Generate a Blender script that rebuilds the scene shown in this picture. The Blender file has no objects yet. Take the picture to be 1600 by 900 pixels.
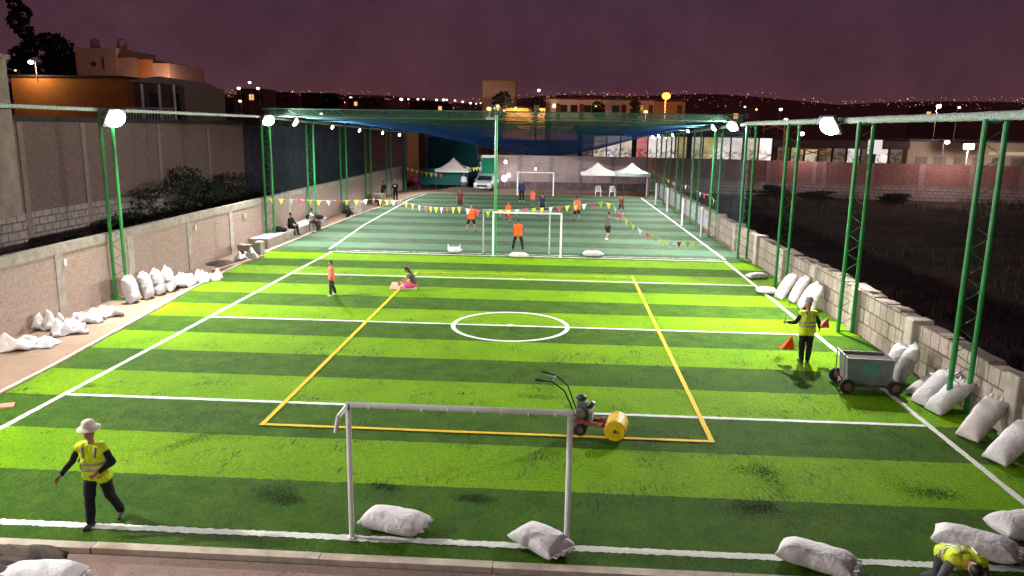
import bpy, bmesh, math, random
import numpy as np
from mathutils import Vector, Matrix, Quaternion
random.seed(7); rng = np.random.default_rng(7)
S = bpy.context.scene; COL = S.collection

# ------------------------------------------------------------------ camera
CAM = Vector((1.3475, -22.1669, 5.7707)); F = 1203.85
_pi, _ro, _ya = 0.2039, 0.0154, -0.0593
fw = Vector((math.sin(_ya)*math.cos(_pi), math.cos(_ya)*math.cos(_pi), -math.sin(_pi)))
_r = Vector((math.cos(_ya), -math.sin(_ya), 0)); _u = _r.cross(fw)
CR = _r*math.cos(_ro)+_u*math.sin(_ro); CU = -_r*math.sin(_ro)+_u*math.cos(_ro)
cd = bpy.data.cameras.new('camera'); cam = bpy.data.objects.new('camera', cd); COL.objects.link(cam)
M = Matrix((CR, CU, -fw)).transposed().to_4x4(); M.translation = CAM; cam.matrix_world = M
cd.sensor_width = 36; cd.lens = F/1600*36; cd.clip_start = .1; cd.clip_end = 6000
S.camera = cam
# ------------------------------------------------------------------ world: night sky glowing with town light
W = bpy.data.worlds.new('World'); S.world = W; W.use_nodes = True
nt = W.node_tree; nt.nodes.clear()
wo = nt.nodes.new('ShaderNodeOutputWorld'); bg = nt.nodes.new('ShaderNodeBackground')
tc = nt.nodes.new('ShaderNodeTexCoord'); sx = nt.nodes.new('ShaderNodeSeparateXYZ')
cr = nt.nodes.new('ShaderNodeValToRGB'); nz = nt.nodes.new('ShaderNodeTexNoise'); ad = nt.nodes.new('ShaderNodeMath')
ad.operation = 'MULTIPLY_ADD'; ad.inputs[1].default_value = .16; nz.inputs['Scale'].default_value = 5.0; nz.inputs['Detail'].default_value = 4
nt.links.new(tc.outputs['Generated'], sx.inputs[0]); nt.links.new(tc.outputs['Generated'], nz.inputs['Vector'])
nt.links.new(nz.outputs[0], ad.inputs[0]); nt.links.new(sx.outputs['Z'], ad.inputs[2])
n2 = nt.nodes.new('ShaderNodeTexNoise'); n2.inputs['Scale'].default_value = 9; n2.inputs['Detail'].default_value = 6; n2.inputs['Roughness'].default_value = .7
mr = nt.nodes.new('ShaderNodeMapRange'); mr.inputs[1].default_value = .3; mr.inputs[2].default_value = .7; mr.inputs[3].default_value = .80; mr.inputs[4].default_value = 1.22
hs = nt.nodes.new('ShaderNodeHueSaturation'); hs.inputs['Saturation'].default_value = .92
nt.links.new(tc.outputs['Generated'], n2.inputs['Vector']); nt.links.new(n2.outputs[0], mr.inputs[0]); nt.links.new(mr.outputs[0], hs.inputs['Value'])
nt.links.new(ad.outputs[0], cr.inputs[0]); nt.links.new(cr.outputs[0], hs.inputs['Color']); nt.links.new(hs.outputs[0], bg.inputs[0]); nt.links.new(bg.outputs[0], wo.inputs[0])
el = cr.color_ramp.elements
el[0].position = .03; el[0].color = (.098, .027, .034, 1)
el[1].position = .5; el[1].color = (.046, .022, .040, 1)
for pos, c in ((.09, (.088, .026, .037, 1)), (.16, (.070, .025, .040, 1)), (.26, (.058, .023, .040, 1))):
    e = el.new(pos); e.color = c
bg.inputs[1].default_value = 1.0
S.view_settings.view_transform = 'Standard'; S.view_settings.look = 'None'; S.view_settings.gamma = 1
S.view_settings.exposure = 0.0; S.view_settings.use_curve_mapping = False
S.cycles.use_denoising = True
S.cycles.max_bounces = 5; S.cycles.diffuse_bounces = 2; S.cycles.transparent_max_bounces = 24
S.cycles.sample_clamp_indirect = 3; S.cycles.sample_clamp_direct = 0
FLOOD = 5600.0          # watts of one floodlight

# ------------------------------------------------------------------ helpers
def ray(x, y): return fw+CR*((x-800)/F)-CU*((y-450)/F)
def G(x, y, z=0.0):
    d = ray(x, y); return CAM+d*((z-CAM.z)/d.z)
def PX(x, y, X):
    d = ray(x, y); return CAM+d*((X-CAM.x)/d.x)
def PY(x, y, Y):
    d = ray(x, y); return CAM+d*((Y-CAM.y)/d.y)
def frame(d):
    d = Vector(d).normalized(); a = Vector((0, 0, 1)) if abs(d.z) < .95 else Vector((1, 0, 0))
    u = d.cross(a).normalized(); return u, d.cross(u).normalized()
class MB:
    def __init__(s): s.v = []; s.f = []
    def add(s, vs, fs):
        o = len(s.v); s.v += [Vector(v) for v in vs]; s.f += [tuple(i+o for i in f) for f in fs]; return s
    def box(s, c, d, rz=0, rot=None):
        R = rot if rot is not None else Matrix.Rotation(rz, 3, 'Z'); c = Vector(c)
        vs = [c+R@Vector((x*d[0]/2, y*d[1]/2, z*d[2]/2)) for x in (-1, 1) for y in (-1, 1) for z in (-1, 1)]
        return s.add(vs, [(0, 1, 3, 2), (4, 6, 7, 5), (0, 4, 5, 1), (2, 3, 7, 6), (0, 2, 6, 4), (1, 5, 7, 3)])
    def bb(s, a, b): return s.box([(p+q)/2 for p, q in zip(a, b)], [abs(q-p) for p, q in zip(a, b)])
    def tube(s, p, q, r, r2=None, n=8, cap=True):
        p, q = Vector(p), Vector(q); r2 = r if r2 is None else r2; u, w = frame(q-p); vs = []
        for c, rr in ((p, r), (q, r2)):
            for i in range(n):
                a = 2*math.pi*i/n; vs.append(c+(u*math.cos(a)+w*math.sin(a))*rr)
        fs = [(i, (i+1) % n, n+(i+1) % n, n+i) for i in range(n)]
        if cap: fs += [tuple(range(n))[::-1], tuple(range(n, 2*n))]
        return s.add(vs, fs)
    def path(s, pts, r, n=6):
        for a, b in zip(pts, pts[1:]): s.tube(a, b, r, n=n)
        return s
    def ell(s, c, r, rot=None, nu=10, nv=7):
        c = Vector(c); R = rot if rot is not None else Matrix.Identity(3); vs = [c+R@Vector((0, 0, r[2]))]
        for j in range(1, nv):
            t = math.pi*j/nv
            for i in range(nu):
                a = 2*math.pi*i/nu; vs.append(c+R@Vector((r[0]*math.sin(t)*math.cos(a), r[1]*math.sin(t)*math.sin(a), r[2]*math.cos(t))))
        vs.append(c+R@Vector((0, 0, -r[2]))); fs = [(0, 1+i, 1+(i+1) % nu) for i in range(nu)]
        for j in range(nv-2):
            for i in range(nu):
                a = 1+j*nu; fs.append((a+i, a+nu+i, a+nu+(i+1) % nu, a+(i+1) % nu))
        e = len(vs)-1; a = 1+(nv-2)*nu; fs += [(a+i, e, a+(i+1) % nu) for i in range(nu)]
        return s.add(vs, fs)
    def caps(s, p, q, r, r2=None):
        r2 = r if r2 is None else r2
        s.tube(p, q, r, r2, n=10); s.ell(p, (r, r, r)); return s.ell(q, (r2, r2, r2))
    def lathe(s, prof, c=(0, 0, 0), n=20, rot=None):
        c = Vector(c); R = rot if rot is not None else Matrix.Identity(3); vs = []; m = len(prof)
        for r, z in prof:
            for i in range(n):
                a = 2*math.pi*i/n; vs.append(c+R@Vector((r*math.cos(a), r*math.sin(a), z)))
        fs = [(j*n+i, j*n+(i+1) % n, (j+1)*n+(i+1) % n, (j+1)*n+i) for j in range(m-1) for i in range(n)]
        return s.add(vs, fs)
    def quad(s, a, b, c, d): return s.add([a, b, c, d], [(0, 1, 2, 3)])
    def prism(s, poly, axis, a, b):   # poly in the two other axes
        def P(u, v, w): return {'x': (w, u, v), 'y': (u, w, v), 'z': (u, v, w)}[axis]
        n = len(poly); vs = [P(u, v, a) for u, v in poly]+[P(u, v, b) for u, v in poly]
        return s.add(vs, [tuple(range(n)), tuple(range(n, 2*n))[::-1]]+[(i, n+i, n+(i+1) % n, (i+1) % n) for i in range(n)])
    def build(s, name, m, parent=None, smooth=False, mods=None, fix=True):
        me = bpy.data.meshes.new(name); me.from_pydata([tuple(v) for v in s.v], [], s.f); me.update()
        if fix:
            bm = bmesh.new(); bm.from_mesh(me); bmesh.ops.recalc_face_normals(bm, faces=bm.faces); bm.to_mesh(me); bm.free()
        o = bpy.data.objects.new(name, me); COL.objects.link(o)
        if mods:
            for t, kw in mods:
                md = o.modifiers.new(t, t)
                for k, v in kw.items(): setattr(md, k, v)
            dg = bpy.context.evaluated_depsgraph_get(); dg.update()
            m2 = bpy.data.meshes.new_from_object(o.evaluated_get(dg)); o.modifiers.clear(); o.data = m2; me = m2; me.name = name
        me.materials.clear(); me.materials.append(m)
        if smooth: me.polygons.foreach_set('use_smooth', [True]*len(me.polygons))
        if parent is not None: o.parent = parent
        return o
def tag(o, label=None, cat=None, group=None, kind=None):
    for k, v in (('label', label), ('category', cat), ('group', group), ('kind', kind)):
        if v: o[k] = v
    return o
def thing(name, loc, label, cat, group=None, rz=0):
    o = bpy.data.objects.new(name, None); COL.objects.link(o); o.location = loc; o.rotation_euler = (0, 0, rz)
    o.empty_display_size = .2
    return tag(o, label, cat, group)
def copy_thing(o, loc, label, rz=None):
    c = o.copy(); COL.objects.link(c); c.location = loc; c['label'] = label
    if rz is not None: c.rotation_euler = (0, 0, rz)
    for ch in o.children:
        k = ch.copy(); COL.objects.link(k); k.parent = c
        for g in ch.children:
            q = g.copy(); COL.objects.link(q); q.parent = k
    return c

# ------------------------------------------------------------------ materials
class NT:
    def __init__(s, name):
        s.m = bpy.data.materials.new(name); s.m.use_nodes = True; s.t = s.m.node_tree; s.t.nodes.clear()
        s.out = s.n('ShaderNodeOutputMaterial')
    def n(s, t, **kw):
        x = s.t.nodes.new(t)
        for k, v in kw.items(): setattr(x, k, v)
        return x
    def l(s, a, b): s.t.links.new(a, b)
    def obj(s):
        if not hasattr(s, '_tc'): s._tc = s.n('ShaderNodeTexCoord')
        return s._tc.outputs['Object']
    def math(s, op, a, b=None, c=None):
        x = s.n('ShaderNodeMath', operation=op)
        for i, v in enumerate((a, b, c)):
            if v is None: continue
            if isinstance(v, (int, float)): x.inputs[i].default_value = v
            else: s.l(v, x.inputs[i])
        return x.outputs[0]
    def noise(s, sc, det=3, vec=None, rough=.55, scale3=None):
        x = s.n('ShaderNodeTexNoise'); x.inputs['Scale'].default_value = sc; x.inputs['Detail'].default_value = det; x.inputs['Roughness'].default_value = rough
        v = vec or s.obj()
        if scale3:
            mp = s.n('ShaderNodeMapping'); mp.inputs['Scale'].default_value = scale3; s.l(v, mp.inputs[0]); v = mp.outputs[0]
        s.l(v, x.inputs['Vector']); return x.outputs[0]
    def ramp(s, fac, a, b, lo=0, hi=1):
        x = s.n('ShaderNodeMapRange'); s.l(fac, x.inputs[0])
        for i, v in enumerate((a, b, lo, hi)): x.inputs[i+1].default_value = v
        return x.outputs[0]
    def mix(s, f, a, b, blend='MIX'):
        x = s.n('ShaderNodeMix', data_type='RGBA', blend_type=blend)
        for i, v in ((0, f), (6, a), (7, b)):
            if isinstance(v, (int, float)): x.inputs[i].default_value = v
            elif isinstance(v, tuple): x.inputs[i].default_value = (*v[:3], 1)
            else: s.l(v, x.inputs[i])
        return x.outputs[2]
    def pbr(s, col, rough=.8, metal=0, bump=None, bs=.3, bd=.02, spec=.3, emis=None, es=0):
        b = s.n('ShaderNodeBsdfPrincipled'); b.inputs['Roughness'].default_value = rough; b.inputs['Metallic'].default_value = metal
        b.inputs['Specular IOR Level'].default_value = spec
        if isinstance(col, tuple): b.inputs['Base Color'].default_value = (*col[:3], 1)
        else: s.l(col, b.inputs['Base Color'])
        if bump is not None:
            u = s.n('ShaderNodeBump'); u.inputs['Strength'].default_value = bs; u.inputs['Distance'].default_value = bd; s.l(bump, u.inputs['Height']); s.l(u.outputs[0], b.inputs['Normal'])
        if emis is not None:
            if isinstance(emis, tuple): b.inputs['Emission Color'].default_value = (*emis[:3], 1)
            else: s.l(emis, b.inputs['Emission Color'])
            b.inputs['Emission Strength'].default_value = es
        s.l(b.outputs[0], s.out.inputs[0]); s.b = b; return s.m
def sc(c, k): return tuple(min(1, x*k) for x in c)
_mc = {}
def mat(name, c, rough=.8, metal=0, var=.25, ns=6, bs=.15, bd=.01, spec=.3, dirt=None):
    if name in _mc: return _mc[name]
    t = NT(name); f = t.noise(ns, 4); col = t.mix(t.ramp(f, .3, .7), sc(c, 1-var), sc(c, 1+var*.6))
    if dirt: col = t.mix(t.ramp(t.noise(ns*.45, 5, rough=.7), .52, .68), col, dirt)
    _mc[name] = t.pbr(col, rough, metal, t.noise(ns*5, 2), bs, bd, spec); return _mc[name]
def emat(name, c, s):
    if name in _mc: return _mc[name]
    t = NT(name); e = t.n('ShaderNodeEmission'); e.inputs[0].default_value = (*c, 1); e.inputs[1].default_value = s; t.l(e.outputs[0], t.out.inputs[0]); _mc[name] = t.m; return t.m

def turf(name, light, dark, smudge, fiber):
    t = NT(name); o = t.obj(); s = t.n('ShaderNodeSeparateXYZ'); t.l(o, s.inputs[0])
    wob = t.math('MULTIPLY', t.math('SUBTRACT', t.noise(9, 3), .5), .09)
    y = t.math('MAXIMUM', t.math('ADD', s.outputs[1], wob), -12.2)
    k = t.math('FLOORED_MODULO', t.math('FLOOR', t.math('DIVIDE', y, 1.765)), 2.0)
    pat = t.noise(.55, 4); fib = t.noise(26, 3, scale3=(1.6, .5, 1), rough=.75); fine = t.noise(48, 3, rough=.85)
    L = t.mix(t.ramp(pat, .3, .7), (light[0]*.72, light[1]*.86, light[2]), sc(light, 1.1)); D = t.mix(t.ramp(t.noise(1.7, 5, rough=.7), .35, .65), (dark[0]*1.5, dark[1]*1.12, dark[2]), sc(dark, .78))
    c = t.mix(k, L, D)
    c = t.mix(fiber, c, t.mix(t.ramp(fib, .25, .75), (.25, .25, .25), (1.0, 1.0, 1.0)), 'MULTIPLY') if False else c
    v = t.math('MULTIPLY', t.ramp(fib, .2, .8, 1-fiber, 1+fiber*.7), t.ramp(fine, .25, .75, 1-fiber, 1+fiber))
    hsv = t.n('ShaderNodeHueSaturation'); t.l(c, hsv.inputs['Color']); t.l(v, hsv.inputs['Value']); c = hsv.outputs[0]
    # crumb rubber left lying on the blades: patches and drag streaks
    m1 = t.ramp(t.noise(.95, 6, rough=.74, scale3=(.55, 1, 1)), .565, .66); m2 = t.ramp(t.noise(14, 3, rough=.8, scale3=(1, .35, 1)), .50, .60)
    m = t.math('MULTIPLY', m1, m2)
    st = t.math('MULTIPLY', t.ramp(t.noise(.8, 3), .52, .62), t.ramp(t.noise(7, 3, scale3=(3.2, .5, 1)), .53, .63))
    m = t.math('MULTIPLY', t.math('MAXIMUM', m, t.math('MULTIPLY', st, .7)), smudge)
    c = t.mix(m, c, (.022, .030, .020))
    bh = t.math('ADD', fib, fine)
    return t.pbr(c, .75, 0, bh, .8, .04, .04)
TURF = turf('turf_green', (.190, .375, .002), (.048, .140, .009), 1.0, .55)
TURF2 = turf('turf_hazed_green', (.108, .182, .104), (.060, .112, .068), .4, .35)  # far pitch greyed and lightened, haze put into the turf colour
def line_mat(name, c):
    t = NT(name); f = t.noise(30, 3, rough=.8); return t.pbr(t.mix(t.ramp(f, .3, .62), sc(c, .62), c), .8, 0, f, .5, .02)
WLINE = line_mat('white_turf_fibre', (.80, .82, .74)); YLINE = line_mat('yellow_turf_fibre', (.80, .55, .004))
def brick(name, c1, c2, mortar, bw, bh, axis, ms=.012, var=.3, stain=(.35, .3, .27), sf=.5):
    t = NT(name); s = t.n('ShaderNodeSeparateXYZ'); t.l(t.obj(), s.inputs[0]); cb = t.n('ShaderNodeCombineXYZ')
    t.l(s.outputs[{'x': 1, 'y': 0}[axis]], cb.inputs[0]); t.l(s.outputs[2], cb.inputs[1])
    b = t.n('ShaderNodeTexBrick'); t.l(cb.outputs[0], b.inputs['Vector']); b.inputs['Scale'].default_value = 1
    b.inputs['Color1'].default_value = (*c1, 1); b.inputs['Color2'].default_value = (*c2, 1); b.inputs['Mortar'].default_value = (*mortar, 1)
    b.inputs['Brick Width'].default_value = bw; b.inputs['Row Height'].default_value = bh; b.inputs['Mortar Size'].default_value = ms; b.inputs['Mortar Smooth'].default_value = .3
    n = t.noise(.9, 5, rough=.65); c = t.mix(t.math('MULTIPLY', t.ramp(n, .42, .7), sf), b.outputs[0], stain)
    v = t.ramp(t.noise(9, 4), .25, .75, 1-var, 1+var*.6); h = t.n('ShaderNodeHueSaturation'); t.l(c, h.inputs['Color']); t.l(v, h.inputs['Value'])
    bh_ = t.math('ADD', t.math('MULTIPLY', b.outputs['Fac'], -1.0), t.math('MULTIPLY', t.noise(25, 3), .35))
    return t.pbr(h.outputs[0], .9, 0, bh_, .7, .02, .15)
BRICK = brick('pink_brick', (.47, .335, .275), (.41, .28, .225), (.47, .385, .33), .24, .11, 'x', .012, .22, (.43, .35, .31), .75)
BLOCK = brick('pale_sillar_block', (.52, .43, .37), (.40, .33, .285), (.15, .115, .095), .42, .42, 'x', .022, .28, (.30, .24, .19), .6)
BRICKD = brick('dusty_brown_brick', (.21, .13, .115), (.165, .105, .095), (.18, .13, .118), .26, .13, 'x', .02, .35, (.17, .12, .10), .8)
BLOCKD = brick('grey_sillar_block', (.36, .30, .27), (.28, .235, .21), (.13, .10, .09), .5, .3, 'x', .03, .3, (.22, .18, .16), .6)
BRICKY = brick('grey_purple_brick', (.42, .32, .33), (.34, .26, .265), (.40, .32, .32), .3, .15, 'y', .015, .3, (.26, .21, .21), .8)
BRICKR = brick('dark_red_brick', (.44, .19, .165), (.34, .14, .125), (.38, .25, .23), .3, .15, 'y', .015, .4, (.36, .18, .155), .8)
BLOCKY = brick('pale_block_plinth', (.55, .42, .38), (.46, .35, .32), (.10, .08, .07), .5, .3, 'y', .02, .3, (.15, .12, .11), .6)
CONC = mat('concrete', (.42, .37, .32), .9, 0, .3, 3, .3, .01, .2, (.30, .25, .21))
CONCP = mat('pale_concrete', (.52, .47, .41), .9, 0, .25, 3, .3, .01, .2, (.40, .34, .28))
KERB = mat('kerb_concrete', (.50, .43, .34), .9, 0, .25, 4, .4, .01, .2, (.36, .27, .2))
GREEN = mat('green_paint', (.018, .26, .055), .42, 0, .3, 3, .1, .005, .5, (.05, .20, .05))
GREEND = mat('teal_green_paint', (.02, .20, .10), .5, 0, .25, 3, .1, .005)
WHITEP = mat('white_paint', (.82, .82, .81), .4, 0, .08, 3, .05, .004, .5, (.55, .52, .48))
SACK = mat('woven_white_sack', (.70, .67, .67), .62, 0, .1, 4, .9, .02, .3, (.50, .43, .39))
SACK2 = mat('dusty_white_sack', (.64, .58, .54), .7, 0, .16, 6, .5, .012, .3, (.47, .38, .32))
def dirt(name, a, b, c, s=1.0):
    t = NT(name); n = t.noise(.7*s, 6, rough=.65); n2 = t.noise(9*s, 5, rough=.7); col = t.mix(t.ramp(n, .35, .65), a, b); col = t.mix(t.ramp(n2, .52, .72), col, c)
    return t.pbr(col, .95, 0, t.math('ADD', n2, t.noise(40*s, 3)), .6, .03, .1)
DIRT = dirt('pale_dirt', (.31, .215, .15), (.25, .175, .125), (.19, .135, .10))
DIRTP = dirt('pinkish_slab', (.34, .24, .19), (.27, .19, .155), (.21, .145, .12))
SOIL = dirt('dark_soil', (.105, .068, .056), (.034, .028, .023), (.13, .085, .07), .45)
MOUND = dirt('mound_soil', (.11, .085, .072), (.075, .06, .05), (.15, .12, .10), 3)
HILL = dirt('hill_soil', (.30, .10, .07), (.20, .075, .06), (.40, .15, .09), .02)

# ------------------------------------------------------------------ ground and terrain
def strip(name, pts_l, pts_r, z, m, kind='structure'):
    b = MB(); vs = []
    for a, c in zip(pts_l, pts_r): vs += [(*a, z), (*c, z)]
    return tag(b.add(vs, [(2*i, 2*i+1, 2*i+3, 2*i+2) for i in range(len(pts_l)-1)]).build(name, m), kind=kind)
def smooth(a, b, x):
    t = max(0, min(1, (x-a)/(b-a))); return t*t*(3-2*t)
def terr(x, y):
    r = math.hypot(x, y+22); h = 8*smooth(80, 300, r)-0.03
    ridge = 50+7*math.sin(x*.004+1)+6*math.sin(x*.011)+4*math.sin(x*.023+2)
    h += (ridge-2)*smooth(330, 1500, r)
    return h
b = MB(); NX, NY = 140, 90; vs = []
ys = [-60+160*(j/30) for j in range(31)]+[100+2300*((j/60)**1.6) for j in range(1, 61)]
xsn = [math.copysign(abs(q)**2.2, q)*2600 for q in np.linspace(-1, 1, NX+1)]
for y in ys:
    for x in xsn: vs.append((x, y, terr(x, y)))
b.add(vs, [(j*(NX+1)+i, j*(NX+1)+i+1, (j+1)*(NX+1)+i+1, (j+1)*(NX+1)+i) for j in range(len(ys)-1) for i in range(NX)])
tag(b.build('ground', HILL, smooth=True), kind='structure')
# plots
tag(MB().quad((10.3, -40, .002), (60, -40, .002), (60, 52, .002), (10.3, 52, .002)).build('empty_lot_ground', SOIL), kind='structure')
tag(MB().quad((-40, -40, .002), (-13.5, -40, .002), (-13.5, 60, .002), (-40, 60, .002)).build('side_lot_ground', SOIL), kind='structure')
tag(MB().quad((-13.5, -30, .004), (10.3, -30, .004), (10.3, 60, .004), (-13.5, 60, .004)).build('dirt_ground', DIRT), kind='structure')
EDGE = [(-10.2, -12.8), (-10.35, -9), (-10.6, -5), (-11.1, 0), (-11.55, 4), (-11.9, 9), (-12.0, 13.05), (-12.05, 20), (-11.95, 27), (-11.5, 35), (-10.7, 46.0)]
i0 = 7
strip('turf_pitch', EDGE[:i0], [(10.15, p[1]) for p in EDGE[:i0]], .030, TURF)
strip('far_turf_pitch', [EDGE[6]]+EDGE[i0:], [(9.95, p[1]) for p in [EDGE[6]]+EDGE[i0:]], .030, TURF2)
def jline(name, pts, w, m, closed=False, z=.034, step=.12, jit=.010):
    b = MB(); P = [Vector((*p, 0)) for p in pts]; 
    for a, c in zip(P, P[1:]):
        n = max(2, int((c-a).length/step)); d = (c-a).normalized(); q = Vector((-d.y, d.x, 0)); vs = []
        for i in range(n+1):
            p = a+(c-a)*(i/n)
            for s_ in (-1, 1): 
                v = p+q*s_*(w/2+random.uniform(-jit, jit)); vs.append((v.x, v.y, z))
        b.add(vs, [(2*i, 2*i+1, 2*i+3, 2*i+2) for i in range(n)])
    return tag(b.build(name, m), kind='structure')
XL, XR, Y0, Y1 = -9.165, 8.912, -12.30, 12.76; LW = .12
jline('white_sideline', [(XL, Y0-.06), (XL, Y1+.06)], LW, WLINE); jline('white_sideline', [(XR, Y0-.06), (XR, Y1+.06)], LW, WLINE)
for y in (Y0, -7.02, 0, 7.23, Y1):
    jline('white_cross_line', [(XL+LW/2+.02, y), (XR-LW/2-.02, y)], LW if y != Y0 else .15, WLINE, z=.036 if y != Y0 else .034, step=.12 if y != Y0 else .05, jit=.010 if y != Y0 else .016)
b = MB(); vs = []; N = 96
for i in range(N+1):
    a = 2*math.pi*i/N
    for r in (1.63, 1.76): vs.append((r*math.cos(a), r*math.sin(a)-.02, .040))
tag(b.add(vs, [(2*i, 2*i+1, 2*i+3, 2*i+2) for i in range(N)]).build('centre_circle_line', WLINE), kind='structure')
b = MB(); b.lathe([(.001, 0), (.13, 0)], (0, 0, .044), 16); tag(b.build('centre_spot', WLINE), kind='structure')
b = MB(); b.lathe([(.001, 0), (.12, 0)], (0, 7.23, .044), 16); tag(b.build('penalty_spot', WLINE), kind='structure')
jline('yellow_sideline', [(-4.32, -8.34), (-4.32, 8.2)], .10, YLINE, z=.048, jit=.006)
jline('yellow_sideline', [(4.35, -8.34), (4.35, 8.5)], .10, YLINE, z=.048, jit=.006)
jline('yellow_cross_line', [(-4.26, -8.29), (4.29, -8.29)], .10, YLINE, z=.048, jit=.006)
jline('yellow_cross_line', [(-4.26, 8.15), (4.29, 8.15)], .05, YLINE, z=.048, jit=.02)
jline('far_pitch_sideline', [(-9.5, 13.5), (-10.2, 23), (-10.72, 40), (-10.4, 45.8)], .09, WLINE); jline('far_pitch_sideline', [(9.0, 13.2), (8.75, 30), (8.45, 45.8)], .12, WLINE)
jline('far_pitch_end_line', [(-9.1, 13.22), (8.8, 13.3)], .07, WLINE, jit=.03)
# kerbs
b = MB()
for a, c in zip(EDGE, EDGE[1:]):
    d = Vector((c[0]-a[0], c[1]-a[1], 0)); L = d.length; ang = math.atan2(d.y, d.x); mid = Vector(((a[0]+c[0])/2, (a[1]+c[1])/2, .03)); q = Vector((-d.y, d.x, 0)).normalized()*.05
    b.box(mid+q, (L+.0, .10, .10), ang)
tag(b.build('path_kerb', KERB), kind='structure')
b = MB(); x = -16.0
while x < 14:
    l = random.uniform(2.2, 3.2); b.box((x+l/2, -12.90+random.uniform(-.012, .012), .035), (l-.012, .16, .11)); x += l
tag(b.build('near_kerb', KERB), kind='structure')
tag(MB().quad((-30, -30, .008), (20, -30, .008), (20, -13.0, .008), (-30, -13.0, .008)).build('near_path', DIRTP), kind='structure')
# mound of earth bottom left
def heap(name, c, r, h, m, label, cat, seed=0, group=None):
    rr = random.Random(seed); b = MB(); n, k = 40, 10; vs = [(c[0], c[1], h)]
    for j in range(1, k+1):
        for i in range(n):
            a = 2*math.pi*i/n; q = j/k; rad = r*(1+.15*math.sin(3*a+seed)+.08*math.sin(7*a)); z = h*(1-q*q)**1.2+(rr.uniform(-.03, .03)*h*3 if j < k else -.02)
            vs.append((c[0]+rad*q*math.cos(a), c[1]+rad*q*math.sin(a)*.8, max(z, -.02)))
    fs = [(0, 1+i, 1+(i+1) % n) for i in range(n)]+[(1+(j-1)*n+i, 1+j*n+i, 1+j*n+(i+1) % n, 1+(j-1)*n+(i+1) % n) for j in range(1, k) for i in range(n)]
    return tag(b.add(vs, fs).build(name, m, smooth=True), label, cat, group)
g = G(25, 900); heap('earth_mound', (g.x-.2, g.y-.25), 1.15, .38, MOUND, 'dark heap of loose earth on the near path at the bottom left', 'earth mound', 3)

# ------------------------------------------------------------------ left boundary wall
w = thing('brick_wall', (-13.4, 0, 0), 'long low pink brick wall with concrete columns and cap along the left side', 'wall')
MB().bb((-.17, -26, 0), (0, 50, 1.95)).build('brick_panel', BRICK, w)
MB().bb((-.19, -26, 1.953), (.03, 50, 2.22)).build('cap_beam', CONC, w)
for i, y in enumerate([-7.5, -4.4, -.55, 3.3, 7.6, 11.6, 15.4, 19.3, 24.3, 28.9, 32.5, 36, 39.5, 43, 46.5]):
    MB().bb((-.18, y-.17, 0), (.025, y+.17, 1.951)).build('column', CONCP if i % 2 else CONC, w)
for (x_, y_) in ((101, 410), (305, 355)):
    g = PX(x_, y_, -13.36); MB().box((.045, g.y, g.z), (.05, .12, .2)).build('junction_box', WHITEP, w)
g = PX(383, 337, -13.37); MB().box((.02, g.y, g.z), (.03, .45, .22)).build('paint_patch', mat('pale_lime_paint', (.5, .52, .3), .9, 0, .5, 9), w)
# low bench wall in front
w = thing('bench_wall', (-12.75, 0, 0), 'low concrete bench wall in front of the left brick wall', 'bench')
MB().bb((-.6, 13.4, 0), (.30, 22.8, .38)).build('bench_base', CONC, w)
MB().bb((-.6, 13.38, .383), (.33, 22.82, .46)).build('bench_top', mat('pale_pink_concrete', (.55, .46, .44), .9, 0, .25, 3), w)
def block_pile(x, y, dims, m, label):
    o = thing('concrete_block', (x, y, 0), label, 'block', 'concrete blocks along the left path'); 
    MB().bb((-dims[0]/2, -dims[1]/2, .0), (dims[0]/2, dims[1]/2, dims[2])).build('block_body', m, o, mods=[('BEVEL', dict(width=.015, segments=1))]); return o
block_pile(-12.55, 11.0, (.55, .45, .55), mat('brown_block', (.3, .22, .17), .9, 0, .3), 'brown block at the near end of the bench wall')
block_pile(-12.1, 11.5, (.3, .5, .62), CONC, 'grey concrete block beside the brown one at the bench wall end')
block_pile(-12.5, 30.2, (.9, 1.6, .7), CONC, 'large grey concrete block by the left wall beyond the seated man')
block_pile(-12.6, 37.0, (.8, 1.3, .7), CONC, 'far grey concrete block against the left wall near the standing man')
o = MB().box((0, 0, .05), (3.6, .16, .09), .0).build('timber_plank', mat('plank_wood', (.36, .24, .16), .85)); o.location = (-12.0, 9.0, .004); o.rotation_euler = (0, 0, math.radians(80)); tag(o, 'long timber plank lying on the left path', 'plank')
heap('gravel_heap', (-12.7, 8.9), .7, .18, MOUND, 'small grey gravel heap at the wall beside the plank', 'gravel heap', 5)

# ------------------------------------------------------------------ right boundary wall of pale blocks
w = thing('block_wall', (10.2, 0, 0), 'long low wall of pale stone blocks along the right side', 'wall')
b = MB(); vs = []; y = -14.0; tops = []
while y < 50: tops.append((y, 1.22+random.uniform(-.035, .04)+(.16*math.exp(-((y-2)/5)**2)))); y += .42
for (ya, za), (yb, zb) in zip(tops, tops[1:]):
    b.prism([(ya, 0), (yb, 0), (yb, za+random.uniform(-.015, .015)), (ya, za)], 'x', 0, .36)
b.build('block_face', BLOCK, w)
for y in (-12.6, -7.55, -3.1, .6, 4.4, 8.2, 12.3, 16.6, 21):
    MB().bb((-.14, y-.22, 0), (.38, y+.22, 1.33)).build('pilaster', CONCP if y > -5 else CONC, w, mods=[('BEVEL', dict(width=.02, segments=1))])
for y in np.arange(24, 49, 4.3):
    MB().bb((-.05, y, .1), (-.01, y+3.6, 1.12)).build('banner_panel', mat('grey_white_banner', (.56, .53, .58), .6, 0, .3, 4), w)
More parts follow.
